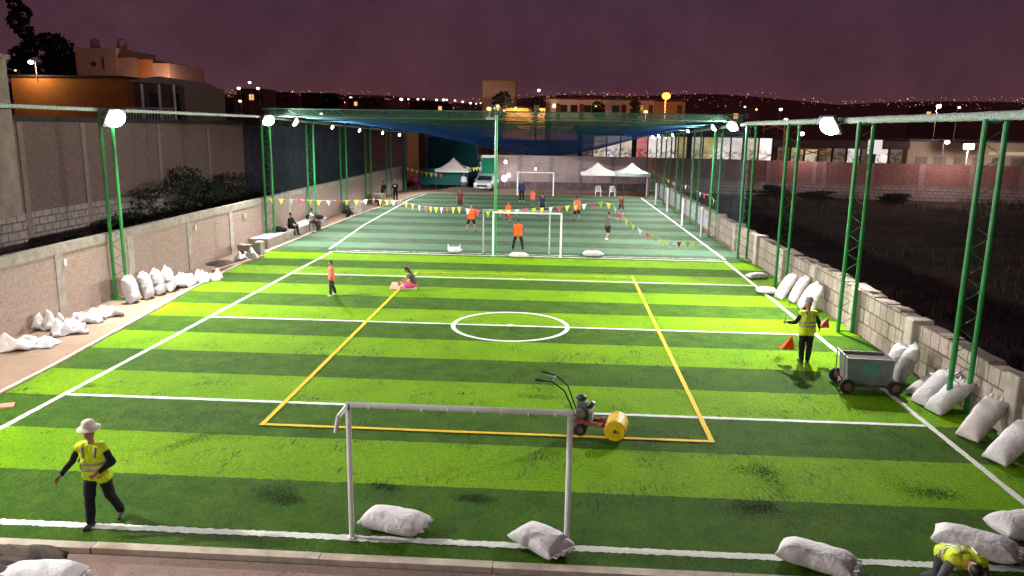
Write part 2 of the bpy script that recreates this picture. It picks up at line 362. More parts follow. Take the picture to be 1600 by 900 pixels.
for i, (px, py, top) in enumerate([(1010, 308, 280), (1024, 320, 284), (1042, 332, 297), (1065, 353, 308), (1095, 373, 327)]):
    g = G(px, py); o = thing('white_post', g, ['white post at the far corner of the pitch by the canopy', 'second white post along the far right touchline', 'middle white post of the far right touchline', 'fourth white post along the right wall', 'nearest white post along the right wall'][i], 'post', 'white posts along the far right wall')
    MB().tube((0, 0, 0), (0, 0, 1.68), .062, n=10).build('post_shaft', WHITEP, o); MB().lathe([(.001, .06), (.075, .03), (.075, 0)], (0, 0, 1.68)).build('post_cap', WHITEP, o)

# ------------------------------------------------------------------ lattice masts and floodlights
def make_mast(label, loc, H=6.1):
    o = thing('lattice_mast', loc, label, 'mast', 'green lattice masts around the pitches')
    for x in (-.2, .2):
        MB().tube((x, 0, 0), (x, 0, H), .056, n=10).build('leg', GREEN, o, smooth=False)
    b = MB(); z = .25; s_ = 1
    while z < H-.3:
        b.tube((-.2*s_, 0, z), (.2*s_, 0, z+.27), .0095, n=5); z += .27; s_ = -s_
    b.tube((-.2, 0, H-.06), (.2, 0, H-.06), .025, n=6); b.tube((-.2, 0, .08), (.2, 0, .08), .02, n=6)
    b.build('lattice', GREEN, o)
    MB().box((0, 0, .01), (.62, .26, .02)).build('base_plate', GREEN, o)
    return o
LM = [-11.6, -4.8, 1.95, 15.4, 22.1, 28.9, 35.6, 42.6]; RM = [-6.15, .4, 7.25, 13.65, 20.9, 27.3, 34, 40.2, 46.4]
lw = ['green mast beside the left brick wall behind the camera edge', 'green mast on left wall just outside the near corner', 'nearest visible green mast by the left wall beside the standing sacks', 'green mast at left where the pennant string starts', 'green mast behind the people sitting on the bench wall', 'third green mast along the bench wall side, by the big block', 'dim green mast near the far spectators at left', 'farthest green mast along the left wall']
rw = ['nearest and largest green mast at the right wall, behind the leaning sacks', 'green mast at the right wall beside the worker carrying cones', 'green mast at the right wall by the three leaning sacks', 'green mast at the right end of the halfway net line', 'thin green mast right behind the nearest white post', 'sixth green mast down the right wall', 'seventh green mast down the right wall, behind a white banner', 'eighth green mast down the right wall', 'farthest green mast on the right by the canopies']
m0 = None
for i, y in enumerate(LM):
    if i == 1 or i == 0 and False: continue
    x = -13.05 if i else -13.05
    m0 = make_mast(lw[i], (x, y, 0)) if m0 is None else copy_thing(m0, (x, y, 0), lw[i])
for i, y in enumerate(RM): copy_thing(m0, (9.86, y, 0), rw[i])
o = thing('net_pole', (-13.1, 49.6, 0), 'thick teal corner pole at the far end of the left wall', 'pole'); MB().tube((0, 0, 0), (0, 0, 5.6), .13, n=12).build('pole_shaft', GREEND, o); MB().box((0, 0, .015), (.4, .4, .03)).build('base_plate', GREEND, o)
g = G(772, 402); o = thing('net_pole', (g.x, 13.0, 0), 'single green pole standing in the middle behind the far goal', 'pole'); MB().tube((0, 0, 0), (0, 0, 6.35), .065, n=12).build('pole_shaft', GREEN, o); MB().box((-.25, 0, 6.2), (.45, .08, .1)).build('cross_arm', mat('grey_steel', (.35, .36, .36), .5, .4), o)

HOUS = mat('lamp_housing', (.12, .12, .13), .5, .3); LENS = emat('flood_lens', (1, .985, .97), 38)
def flood(loc, aim, watts, label, size=.5, ang=160, col=(1, .965, .93)):
    o = thing('floodlight', loc, label, 'floodlight', 'white floodlights around the pitches'); d = (Vector(aim)-Vector(loc)).normalized()
    o.rotation_mode = 'QUATERNION'; o.rotation_quaternion = d.to_track_quat('-Z', 'Y')
    h = MB().box((0, 0, .05), (size, size*.8, .10)).build('housing', HOUS, o, mods=[('BEVEL', dict(width=.02, segments=1))])
    b = MB()
    for i in range(7): b.box((-size*.4+i*size*.8/6, 0, .125), (.015, size*.7, .05))
    b.build('heat_sink', HOUS, o)
    b = MB(); prof = [(math.sin(t)*.5, -math.cos(t)*.5) for t in np.linspace(math.pi*.5, 0.02, 7)]
    b.lathe([(r, -.002+z*.55*size/.5*.5) for r, z in prof]); 
    for v in b.v: v.x *= size*.92; v.y *= size*.72
    b.build('lens', LENS, o, smooth=True)
    MB().path([(-size*.55, 0, .05), (-size*.55, 0, .24), (size*.55, 0, .24), (size*.55, 0, .05)], .014).build('bracket', HOUS, o)
    L = bpy.data.lights.new('flood_lamp', 'SPOT'); L.energy = watts; L.spot_size = math.radians(ang); L.spot_blend = .6; L.shadow_soft_size = .12; L.color = col
    lo = bpy.data.objects.new('flood_lamp', L); COL.objects.link(lo); lo.parent = o; lo.location = (0, 0, -.25*size-.12); return o
fl = [((-5.5, -23.6, 6.6), (-1, -8, 0), .28, 'unseen fill floodlight added behind the camera', .5), ((-12.7, -11.8, 5.95), (-3, -9, 0), 1.1, 'floodlight on the mast at the near left, beside the camera', .5),  # first entry: unseen fill light added behind the camera
      ((-12.7, 1.87, 5.9), (-2.5, 0, 0), 1.5, 'big bright floodlight on the nearest visible left mast', .80),
      ((-12.7, 14.9, 5.98), (-2, 10, 0), 1.35, 'bright floodlight at the left end of the roof truss', .70),
      ((-12.7, 18.6, 5.95), (-2, 22, 0), .8, 'floodlight just right of the truss end lamp on the left', .58),
      ((-12.7, 25.4, 5.7), (0, 26, 0), .55, 'small floodlight under the roof net above the bench wall', .3),
      ((-12.7, 31.9, 5.5), (0, 32, 0), .5, 'second small floodlight under the left edge of the roof net', .3),
      ((-12.7, 39, 5.3), (0, 38, 0), .45, 'third small floodlight under the left edge of the roof net', .3),
      ((-12.7, 45.5, 5.1), (0, 42, 0), .45, 'farthest small floodlight on the left near the teal corner pole', .3),
      ((9.45, 2.2, 6.0), (0.5, 0, 0), 1.5, 'big bright floodlight on the right mast beside the worker', .80),
      ((9.5, 15.9, 6.05), (0, 11, 0), 1.2, 'bright floodlight at the right end of the roof truss', .70),
      ((9.5, 20.4, 6.0), (0, 22, 0), .7, 'floodlight next beyond the right truss end lamp', .52),
      ((9.5, 28.9, 5.8), (0, 29, 0), .55, 'small floodlight third along the right roof edge', .32),
      ((9.5, 35.8, 5.5), (0, 35, 0), .5, 'small floodlight fourth along the right roof edge', .3),
      ((9.5, 44, 5.35), (0, 40, 0), .45, 'small floodlight fifth along the right roof edge', .3),
      ((9.5, 48.2, 5.25), (0, 43, 0), .35, 'farthest small floodlight on the right above the canopies', .3)]
for loc, aim, k, lab, sz in fl: flood(loc, aim, FLOOD*k, lab, sz)

# ------------------------------------------------------------------ beams, trusses, nets
ROLL = mat('rolled_net', (.52, .62, .56), .9, 0, .4, 14, .9, .03)
def rolled(name, x, y0, y1, z, r, label):
    b = MB(); n = 10; m = int((y1-y0)/.25); vs = []
    for j in range(m+1):
        y = y0+(y1-y0)*j/m
        for i in range(n):
            a = 2*math.pi*i/n; q = r*(1+random.uniform(-.12, .12)); vs.append((x+q*math.cos(a), y, z(y)+q*math.sin(a)))
    b.add(vs, [(j*n+i, j*n+(i+1) % n, (j+1)*n+(i+1) % n, (j+1)*n+i) for j in range(m) for i in range(n)]); return tag(b.build(name, ROLL, smooth=True), label, 'rolled net')
zt = lambda y: 6.16-max(0, y-14)*.024
rolled('rolled_net', 9.86, -13, 47, zt, .095, 'pale rolled up net tied along the tops of the right masts')
rolled('rolled_net', -13.05, -13, 49, zt, .06, 'thin pale rolled net along the tops of the left masts')
TR = mat('pale_green_paint', (.07, .16, .10), .5, 0, .25, 3)
for i, y in enumerate([14.9, 22.1, 28.9, 35.6, 42.6, 48.6]):
    o = thing('roof_truss', (0, y, 0), ['nearest pale green roof truss spanning between the masts', 'second pale green roof truss behind the front one', 'third roof truss over the far pitch', 'fourth roof truss over the far pitch', 'fifth roof truss over the far pitch', 'last roof truss over the far end of the pitch'][i], 'truss', 'roof trusses over the far pitch')
    za = zt(y)+.05; zb = za+.36
    MB().tube((-13, 0, za), (9.8, 0, za), .03, n=6).build('bottom_chord', TR, o); MB().tube((-13, 0, zb), (9.8, 0, zb), .03, n=6).build('top_chord', TR, o)
    b = MB(); n = 38
    for k in range(n): 
        xa = -13+22.8*k/n; xb = -13+22.8*(k+1)/n; b.tube((xa, 0, za if k % 2 else zb), (xb, 0, zb if k % 2 else za), .012, n=5)
    b.build('web', TR, o)
def netmat(name, col, alpha,  axes=None, cell=.28, wire=.09, rough=.7, col2=None):
    t = NT(name); tr = t.n('ShaderNodeBsdfTransparent'); d = t.n('ShaderNodeBsdfDiffuse'); tl = t.n('ShaderNodeBsdfTranslucent'); ms = t.n('ShaderNodeMixShader'); m2 = t.n('ShaderNodeMixShader')
    c = t.mix(t.ramp(t.noise(1.2, 4), .3, .7), sc(col, .75), sc(col, 1.25))
    if col2:
        q = t.n('ShaderNodeSeparateXYZ'); t.l(t.obj(), q.inputs[0]); c = t.mix(t.ramp(q.outputs[1], 17, 24), sc(col2, 1), c)
    t.l(c, d.inputs[0]); t.l(c, tl.inputs[0]); m2.inputs[0].default_value = .35; t.l(d.outputs[0], m2.inputs[1]); t.l(tl.outputs[0], m2.inputs[2])
    if axes:
        s = t.n('ShaderNodeSeparateXYZ'); t.l(t.obj(), s.inputs[0]); a, b_ = s.outputs[axes[0]], s.outputs[axes[1]]
        f1 = t.math('ABSOLUTE', t.math('SUBTRACT', t.math('FRACT', t.math('DIVIDE', t.math('ADD', a, b_), cell)), .5))
        f2 = t.math('ABSOLUTE', t.math('SUBTRACT', t.math('FRACT', t.math('DIVIDE', t.math('SUBTRACT', a, b_), cell)), .5))
        wv = t.math('MULTIPLY', t.math('LESS_THAN', t.math('MINIMUM', f1, f2), wire/2), alpha); t.l(wv, ms.inputs[0])
    else: t.l(t.ramp(t.noise(.5, 3), .3, .7, alpha*.85, min(1, alpha*1.1)), ms.inputs[0])
    t.l(tr.outputs[0], ms.inputs[1]); t.l(m2.outputs[0], ms.inputs[2]); t.l(ms.outputs[0], t.out.inputs[0]); return t.m
NETB = netmat('blue_shade_net', (.018, .06, .24), .86, col2=(.045, .10, .075)); NETG = netmat('green_shade_net', (.08, .16, .12), .55)
NETL = netmat('chain_link', (.12, .15, .18), 1.0, (1, 2), .34, .11); NETT = netmat('teal_shade_net', (.008, .055, .065), .88)
b = MB(); nx, ny = 40, 40; vs = []
for j in range(ny+1):
    v = j/ny; y = 14.95+33.6*v
    for i in range(nx+1):
        u = i/nx; x = -12.95+22.7*u; e = zt(y)+.12
        sag = 1.85*math.sin(math.pi*u**1.22)**1.5*(smooth(0, .55, v)*.92+.06)*(1+.05*math.sin(9*u+4*v))
        vs.append((x, y, e-sag))
b.add(vs, [(j*(nx+1)+i, j*(nx+1)+i+1, (j+1)*(nx+1)+i+1, (j+1)*(nx+1)+i) for j in range(ny) for i in range(nx)])
tag(b.build('roof_net', NETB, smooth=True), 'blue shade net sagging as a roof over the far pitch', 'roof net')
tag(MB().quad((-12.9, 14.86, zt(15)+.09), (9.7, 14.86, zt(15)+.09), (9.7, 14.86, zt(15)+.38), (-12.9, 14.86, zt(15)+.38)).build('front_net', NETG), 'green net stretched across the front roof truss', 'net band')
for lab, x, y0, y1, zb in (('dark diamond mesh net hung between the left masts', -13.08, 15.6, 49.4, 2.24), ('dark diamond mesh net hung between the right masts', 9.9, 13.9, 46.2, 1.3)):
    b = MB(); n = 20; vs = []
    for k in range(n+1):
        y = y0+(y1-y0)*k/n; vs += [(x, y, zb), (x, y, zt(y)-.1)]
    o = tag(b.add(vs, [(2*k, 2*k+2, 2*k+3, 2*k+1) for k in range(n)]).build('side_net', NETL), lab, 'net', 'mesh nets along the sides')

# ------------------------------------------------------------------ goals
def goal(x0, x1, y, label, H=2.0, r=.038, back=None, m=None, stub=False):
    m = m or WHITEP; c = (x0+x1)/2; w_ = (x1-x0)/2; o = thing('football_goal', (c, y, .03), label, 'goal', 'white goal frames')
    for s_ in (-1, 1):
        p = MB().tube((s_*w_, 0, 0), (s_*w_, 0, H), r, n=12).build('post', m, o, smooth=False)
        MB().lathe([(r*1.0, .035), (r*1.7, .03), (r*1.8, 0)], (s_*w_, 0, 0)).build('foot_flange', m, p)
    MB().tube((-w_-r, 0, H), (w_+r, 0, H), r*1.02, n=12).build('crossbar', m, o)
    if stub:
        MB().path([(-w_, -.03, H), (-w_-.02, -.42, H-.02), (-w_-.03, -.52, H-.20)], r*.8, n=8).build('net_arm', m, o)
        b = MB()
        for i in range(8): b.tube((-w_+.3+i*(2*w_-.5)/7, -.05, H+.0), (-w_+.3+i*(2*w_-.5)/7, -.085, H-.02), .01, n=5)
        b.build('net_hook', m, o)
    return o
goal(-1.4655, 1.5783, Y0, 'near white goal frame between the two fallen sacks', stub=True)
a, c = G(769.5, 402), G(875.5, 404.5); goal(a.x, c.x, 12.72, 'middle white goal frame with an orange bibbed keeper standing in it', r=.045)
GOALD = mat('shaded_white_paint', (.40, .44, .40), .5, 0, .3, 3)  # white paint greyed, unlit side of the rear goal put into the colour
a, c = G(753.5, 397), G(857.5, 400); goal(a.x, c.x, 13.75, 'greyish goal frame back to back behind the middle goal', m=GOALD, r=.035)
a, c = G(808, 306), G(864, 307.5); goal(a.x, c.x, 46.0, 'farthest white goal frame at the back of the far pitch', r=.055)

# ------------------------------------------------------------------ sacks
def sack(loc, L, Wd, T, rot, label, group, m=None, seed=0, crumple=.004, ears=True, bend=0):
    """filled woven sack: long axis local x, resting on z=0, closed by a flat seam at each end"""
    r = random.Random(seed); b = MB(); nu, nv = 26, 22; vs = []; ph = [r.uniform(0, 6.3) for _ in range(8)]
    for j in range(nu+1):
        u = -1+2*j/nu; au = abs(u); th = 1.12*T*max(0.03, (1-au**4.5))**.55; wd = Wd*(1-.16*(1-au**2)*0-.06*(1-au)+(.0 if au < .9 else .02))*(.93 if u < 0 else 1)
        for i in range(nv):
            a = 2*math.pi*i/nv; ca, sa = math.cos(a), math.sin(a); ex = .72
            y = wd/2*math.copysign(abs(ca)**ex, ca); z = th/2*math.copysign(abs(sa)**(ex if sa > 0 else .5), sa)
            if sa < 0: z *= .8
            n = crumple*(math.sin(5*u+ph[0]+2*a)+.7*math.sin(9*u+ph[1]-3*a)+.5*math.sin(14*u+ph[2]+4*a)+.4*math.sin(23*u+ph[3])*(au > .6))
            x = L/2*u*(1+.02*math.sin(3*a+ph[4]))+ (.018*L*math.copysign(1, u)*abs(ca)**6 if au > .85 and ears else 0)
            vs.append(Vector((x, y+n*ca, z+n*abs(sa)+T*.4*.95+bend*(u*u-.3))))
    fs = [(j*nv+i, j*nv+(i+1) % nv, (j+1)*nv+(i+1) % nv, (j+1)*nv+i) for j in range(nu) for i in range(nv)]+[tuple(range(nv)), tuple(range(nu*nv, nu*nv+nv))]
    b.add(vs, fs); o = b.build('sack', m or SACK, smooth=True); o.rotation_euler = [math.radians(q) for q in rot]; o.location = loc
    zs = [ (Matrix.Identity(3) if False else o.rotation_euler.to_matrix())@v for v in b.v]; o.location.z = loc[2]-min(v.z for v in zs)
    lip = MB(); q = []; nn = 12
    for k in range(nn+1):
        y = Wd*.40*(-1+2*k/nn); w_ = .02*math.sin(k*1.9+seed)
        for dx, dz in ((-.03, .012), (.075+.02*math.sin(k*1.3+seed), w_+.016), (.075+.02*math.sin(k*1.3+seed), w_-.004), (-.03, -.012)): q.append((L/2+dx, y, T*.38+bend*.7+dz))
    lip.add(q, [(4*k+i, 4*k+(i+1) % 4, 4*k+4+(i+1) % 4, 4*k+4+i) for k in range(nn) for i in range(4)]+[(0, 1, 2, 3), (4*nn, 4*nn+3, 4*nn+2, 4*nn+1)])
    lip.build('sack_mouth', m or SACK, o, smooth=False)
    return tag(o, label, 'sack', group)
GN = 'full white sacks lying on the near goal line'; GR = 'white sacks leaning along the right wall'; GL = 'white sacks along the left wall'; GM = 'white sacks by the middle goal'
Z = .031
sack((-.93, -11.98, Z), .92, .52, .27, (0, 0, -14), 'full white sack lying inside the near goal by its left post', GN, seed=1)
sack((1.22, -12.30, Z), .80, .52, .26, (0, 0, -42), 'white sack lying slantwise at the right post of the near goal', GN, seed=2, bend=-.03)
sack((4.95, -12.45, Z), .95, .50, .28, (0, 0, -28), 'white sack across the near line to the right of the goal', GN, seed=3)
sack((7.30, -11.90, Z), 1.0, .52, .30, (0, 0, -32), 'white sack behind the crouching person at the bottom right', GN, seed=4)
sack((8.30, -11.35, Z), .95, .55, .34, (0, 0, 12), 'white sack cut by the right frame edge near the bottom right', GN, seed=5)
sack((-5.05, -13.85, .01), 1.0, .55, .34, (0, 0, 4), 'white sack on the near path at the bottom left edge', GN, seed=6)
sack((-3.5, 13.35, Z), .55, .6, .26, (0, 0, 3), 'white sack with two raised ears left of the middle goal', GM, seed=7)
sack((-.45, 12.5, Z), .8, .45, .22, (0, 0, -4), 'flat white sack in the middle goal at the keeper\'s feet', GM, seed=8)
sack((2.96, 13.25, Z), .88, .45, .26, (0, 0, -3), 'white sack lying alone right of the middle goal', GM, seed=9)
b = MB()
for s_ in (-1, 1): b.add([(-3.5+s_*.30, 13.2, .2), (-3.5+s_*.14, 13.2, .2), (-3.5+s_*.3, 13.3, .48), (-3.5+s_*.30, 13.32, .2), (-3.5+s_*.14, 13.32, .2)], [(0, 1, 2), (3, 2, 4), (0, 2, 3), (1, 4, 2), (0, 3, 4, 1)])
ob = b.build('sack_ear', SACK); ob.parent = [q for q in COL.objects if q.get('label', '').startswith('white sack with two raised')][0]; ob.matrix_parent_inverse = ob.parent.matrix_basis.inverted()
rs = [(1182, 436, .85, .42, .22, (0, 0, 25), 'white sack lying at the right line beyond the leaning ones'),
      (1197, 460, .7, .45, .24, (0, 0, -8), 'white sack lying across the right touchline'),
      (1222, 468, .95, .52, .3, (0, -58, 12), 'leftmost of the leaning sacks behind the worker with cones'),
      (1243, 474, .95, .5, .28, (0, -62, 5), 'middle leaning sack behind the worker with cones'),
      (1257, 484, .95, .5, .28, (0, -60, -6), 'third leaning sack just behind the worker with cones'),
      (1272, 488, .8, .45, .28, (0, -72, 0), 'tied sack against the wall right of the worker with cones'),
      (1397, 594, .85, .45, .3, (0, -72, 8), 'upright sack touching the cart, at the wall'),
      (1412, 600, .92, .46, .34, (0, -68, -6), 'rounded upright sack in front of the one touching the cart'),
      (1437, 617, .85, .42, .24, (0, -22, 26), 'slumped dusty sack lying low against the right wall'),
      (1456, 631, 1.0, .52, .3, (0, -38, 22), 'big leaning sack left of the nearest right mast'),
      (1484, 645, .9, .5, .3, (0, -40, 14), 'sack half hidden behind the nearest right mast'),
      (1522, 683, 1.0, .5, .28, (0, -42, 26), 'leaning sack between the nearest right mast and the pilaster'),
      (1582, 720, 1.0, .5, .3, (0, -36, 22), 'nearest leaning sack at the right wall by the frame edge')]
for i, (px, py, L, wd, T, rot, lab) in enumerate(rs):
    g = G(px, py); g.x += L*.34*math.cos(math.radians(rot[1]))*(1 if i > 1 else 0); g.x = min(g.x, 10.2-L*.5*abs(math.cos(math.radians(rot[1])))-abs(math.sin(math.radians(rot[1])))*T*.55)
    sack((g.x, g.y, Z), L, wd, T, rot, lab, GR, seed=20+i, m=SACK2 if i in (8, 11) else SACK)
ls = [(205, 473, 'nearest'), (228, 467, 'second'), (246, 461, 'third'), (263, 456, 'fourth')]
for i, (px, py, n) in enumerate(ls):
    g = G(px, py); sack((g.x-.12, g.y, .01), .82, .55, .36, (0, -78, 180+i*6), f'{n} upright full sack in the row beside the left mast', GL, seed=40+i)
def cloth(px, py, L, Wd, ang, label, seed, h=.12, sp=None):
    """empty crumpled sack: doubled sheet with folds"""
    r = random.Random(seed); n = 18; ph = [r.uniform(0, 6.3) for _ in range(10)]; b = MB(); top = []; R = Matrix.Rotation(math.radians(ang), 3, 'Z'); g = G(px, py) if sp is None else Vector(sp)
    H = lambda u, v: h*(.55+.35*math.sin(4*u+ph[0]+2*v)+.3*math.sin(6*v+ph[1]-3*u)+.18*math.sin(11*u+ph[2])+.15*math.sin(13*v+5*u+ph[3]))*(1-.55*max(abs(u), abs(v))**4)+.02
    for k in (0, 1):
        for j in range(n+1):
            for i in range(n+1):
                u, v = -1+2*i/n, -1+2*j/n; p = Vector((u*L/2*(1+.10*math.sin(5*v+ph[5])), v*Wd/2*(1+.12*math.sin(4*u+ph[6])), 0))
                z = H(u, v) if k == 0 else max(0, H(u, v)*.5-.03); p = R@p; top.append((g.x+p.x, g.y+p.y, max(z, .0 if k else .012)))
    N = (n+1)**2; fs = []
    for j in range(n):
        for i in range(n):
            a = j*(n+1)+i; q = (a, a+1, a+n+2, a+n+1); fs += [q, tuple(x+N for x in q[::-1])]
    ed = [i for i in range(n)]+[n+j*(n+1) for j in range(n)]+[N-1-i for i in range(n)]+[(n-j)*(n+1) for j in range(n)]; e2 = ed[1:]+ed[:1]
    fs += [(a, a+N, c+N, c) for a, c in zip(ed, e2)]
    cx = g.copy(); o = MB().add([(x-cx.x, y-cx.y, z) for x, y, z in top], fs).build('empty_sack', SACK2 if seed % 3 == 0 else SACK, smooth=True); o.location = (cx.x, cx.y, .012)
    return tag(o, label, 'sack', 'empty crumpled sacks on the left path')
cl = [(10, 545, 1.2, .9, 30, 'large crumpled sack at the left frame edge, nearest the camera', .30), (25, 515, .9, .8, 60, 'crumpled sack at the left edge against the brick wall', .38), (60, 540, .9, .7, 10, 'flat empty sack spread on the left path beside the edge pile', .16),
      (78, 512, .8, .6, 100, 'peaked crumpled sack leaning to the brick wall', .42), (108, 520, .8, .7, 40, 'rumpled sack in the middle of the left pile', .30), (135, 503, .9, .6, 15, 'limp sack between the rumpled one and the mast', .22), (162, 494, 1.0, .7, 35, 'flat open sack lying at the foot of the left mast', .24),
      (285, 447, 1.0, .7, 70, 'collapsed sack at the end of the upright row by the left wall', .36), (303, 441, 1.0, .8, 30, 'crumpled sack second beyond the upright row', .34), (326, 437, .9, .6, 10, 'last small crumpled sack beyond the upright row', .28), (385, 405, .9, .9, 20, 'white sack on the gravel heap near the bench wall end', .36)]
for i, (px, py, L, wd, an, lab, h) in enumerate(cl): cloth(px, py, L, wd, an, lab, 60+i, h)
g = G(15, 639); o = MB().box((0, 0, .03), (.5, .25, .05), .5).build('wood_board', mat('red_wood', (.45, .2, .13), .8)); o.location = (g.x-.2, g.y, .01); tag(o, 'small reddish board lying at the left frame edge', 'board')

# ------------------------------------------------------------------ bunting
PCOL = {'yellow': mat('yellow_pennant', (.80, .78, .06), .6, 0, .1), 'white': mat('white_pennant', (.82, .82, .8), .6, 0, .06), 'pink': mat('pink_pennant', (.80, .05, .13), .6, 0, .1), 'lime': mat('lime_pennant', (.50, .72, .03), .6, 0, .1)}
STR = mat('string', (.45, .45, .42), .8)
def bunting(pts, label, n, size=.24, dull=False):
    pts = [Vector(p) for p in pts]; o = thing('pennant_string', pts[0], label, 'bunting', 'pennant strings around the far pitch'); o0 = pts[0]
    seg = []
    for a, c in zip(pts, pts[1:]):
        m = 8; sag = (c-a).length*.012
        seg += [a+(c-a)*(k/m)-Vector((0, 0, sag*4*(k/m)*(1-k/m))) for k in range(m)]
    seg.append(pts[-1]); MB().path([p-o0 for p in seg], .006, n=4).build('string', STR, o)
    Ls = [0]
    for a, c in zip(seg, seg[1:]): Ls.append(Ls[-1]+(c-a).length)
    order = ['yellow', 'yellow', 'white', 'pink', 'lime', 'yellow', 'white', 'pink']
    for k in range(n):
        s_ = Ls[-1]*(k+.5)/n; i = max(j for j in range(len(Ls)-1) if Ls[j] <= s_); t_ = (s_-Ls[i])/(Ls[i+1]-Ls[i]); p = seg[i]+(seg[i+1]-seg[i])*t_-o0; d = (seg[i+1]-seg[i]).normalized()
        q = Vector((-d.y, d.x, 0)); sw = random.uniform(-.5, .5); hw = size/2*random.uniform(.85, 1.05); tw = d*math.cos(sw)+q*math.sin(sw); dn = Vector((random.uniform(-.1, .1), random.uniform(-.2, .2), -1))*size*1.15
        a, c = p-tw*hw, p+tw*hw; th = q*.004; e = p+dn; col = order[k % 8]
        MB().add([a-th, c-th, e-th, a+th, c+th, e+th], [(0, 1, 2), (5, 4, 3), (0, 3, 4, 1), (1, 4, 5, 2), (2, 5, 3, 0)]).build('pennant', PCOL[col], o)
    return o
Yb = 13.2
bunting([PY(416, 309, 15.2), PY(500, 313, 16.4), PY(583, 311, 17.5), PY(622, 313, 16.5), PY(660, 322, 15.5), PY(720, 324, Yb), PY(770, 331, 13.1)], 'string of coloured pennants from the left mast to the middle pole', 29, .25)
bunting([PY(775, 328, 13.1), PY(835, 325, Yb), PY(890, 321, Yb), PY(940, 315, Yb+.2), PY(957, 318, Yb), PY(968, 334, Yb), PY(1000, 358, Yb), PY(1040, 377, Yb), PY(1095, 378, Yb)], 'string of coloured pennants from the middle pole sinking toward the right line', 26, .25)
bunting([PX(1018, 262, 9.7), PX(1045, 281, 9.7), PX(1075, 290, 9.7), PX(1110, 305, 9.7), PX(1119, 316, 9.7), PX(1103, 370, 9.6)], 'dim string of pennants along the right wall by the masts', 24, .26)
bunting([(-13.0, 49.4, 2.15), PY(665, 269, 50), PY(690, 272, 50), PY(705, 258, 51)], 'short pennant string from the teal corner pole to the far left canopy', 11, .34)
bunting([PY(720, 257, 51.5), PY(735, 262, 51.5), PY(752, 261, 51.5)], 'pennant string between the far left canopy and the green banner', 7, .34)

# ------------------------------------------------------------------ people
SKIN = mat('brown_skin', (.34, .17, .10), .55, 0, .08, 8); HAIR = mat('black_hair', (.012, .010, .010), .5, 0, .3, 20); EYE = mat('dark_eye', (.01, .008, .008), .2)
SHOE = mat('dark_shoe', (.03, .028, .028), .6); SHOEW = mat('pale_shoe', (.6, .6, .58), .6)
def cm(name, c, r=.85): return mat(name, c, r, 0, .16, 7, .5, .01, .2)
BLACKC = cm('black_cloth', (.016, .016, .018)); DGREY = cm('dark_grey_cloth', (.035, .037, .04)); ORANGE = cm('orange_bib', (.85, .14, .02)); CORAL = cm('coral_bib', (.85, .16, .10)); MAROON = cm('maroon_cloth', (.16, .035, .035)); NAVY = cm('navy_cloth', (.03, .04, .12)); GREYC = cm('grey_cloth', (.13, .14, .14)); PINKC = cm('pink_cloth', (.75, .10, .25)); REDC = cm('red_cloth', (.45, .04, .04)); WHITEC = cm('white_cloth', (.6, .6, .6)); CREAM = cm('cream_cloth', (.66, .60, .46)); TAN = cm('tan_cloth', (.25, .2, .14))
def hivis():
    t = NT('hi_vis_cloth'); f = t.noise(7, 4); return t.pbr(t.mix(t.ramp(f, .3, .7), (.50, .66, .012), (.78, .92, .03)), .7, 0, t.noise(11, 3), .6, .02)
HIVIS = hivis(); REFL = mat('grey_reflective_tape', (.36, .36, .27), .4, .2)
FOLD = bpy.data.textures.new('cloth_folds', 'CLOUDS'); FOLD.noise_scale = .085; FOLD.noise_depth = 2
def remesh(b, name, m, parent, vox, it=2):
    if name in ('shirt', 'vest', 'bib', 'trousers', 'shorts'): return b.build(name, m, parent, smooth=True, mods=[('REMESH', dict(mode='VOXEL', voxel_size=vox)), ('SMOOTH', dict(factor=.5, iterations=it)), ('DISPLACE', dict(texture=FOLD, strength=.034, mid_level=.45))])
    return b.build(name, m, parent, smooth=True, mods=[('REMESH', dict(mode='VOXEL', voxel_size=vox)), ('SMOOTH', dict(factor=.5, iterations=it))])
D = Vector((0, 0, -1))
def V(*a): return Vector(a).normalized()
STAND = dict(spine=V(0, .04, 1), legs=(V(-.06, .02, -1), V(-.03, -.03, -1), V(.06, .02, -1), V(.03, -.03, -1)), arms=(V(-.22, .02, -1), V(-.1, .15, -1), V(.22, .02, -1), V(.1, .15, -1)), head=V(0, .05, 1))
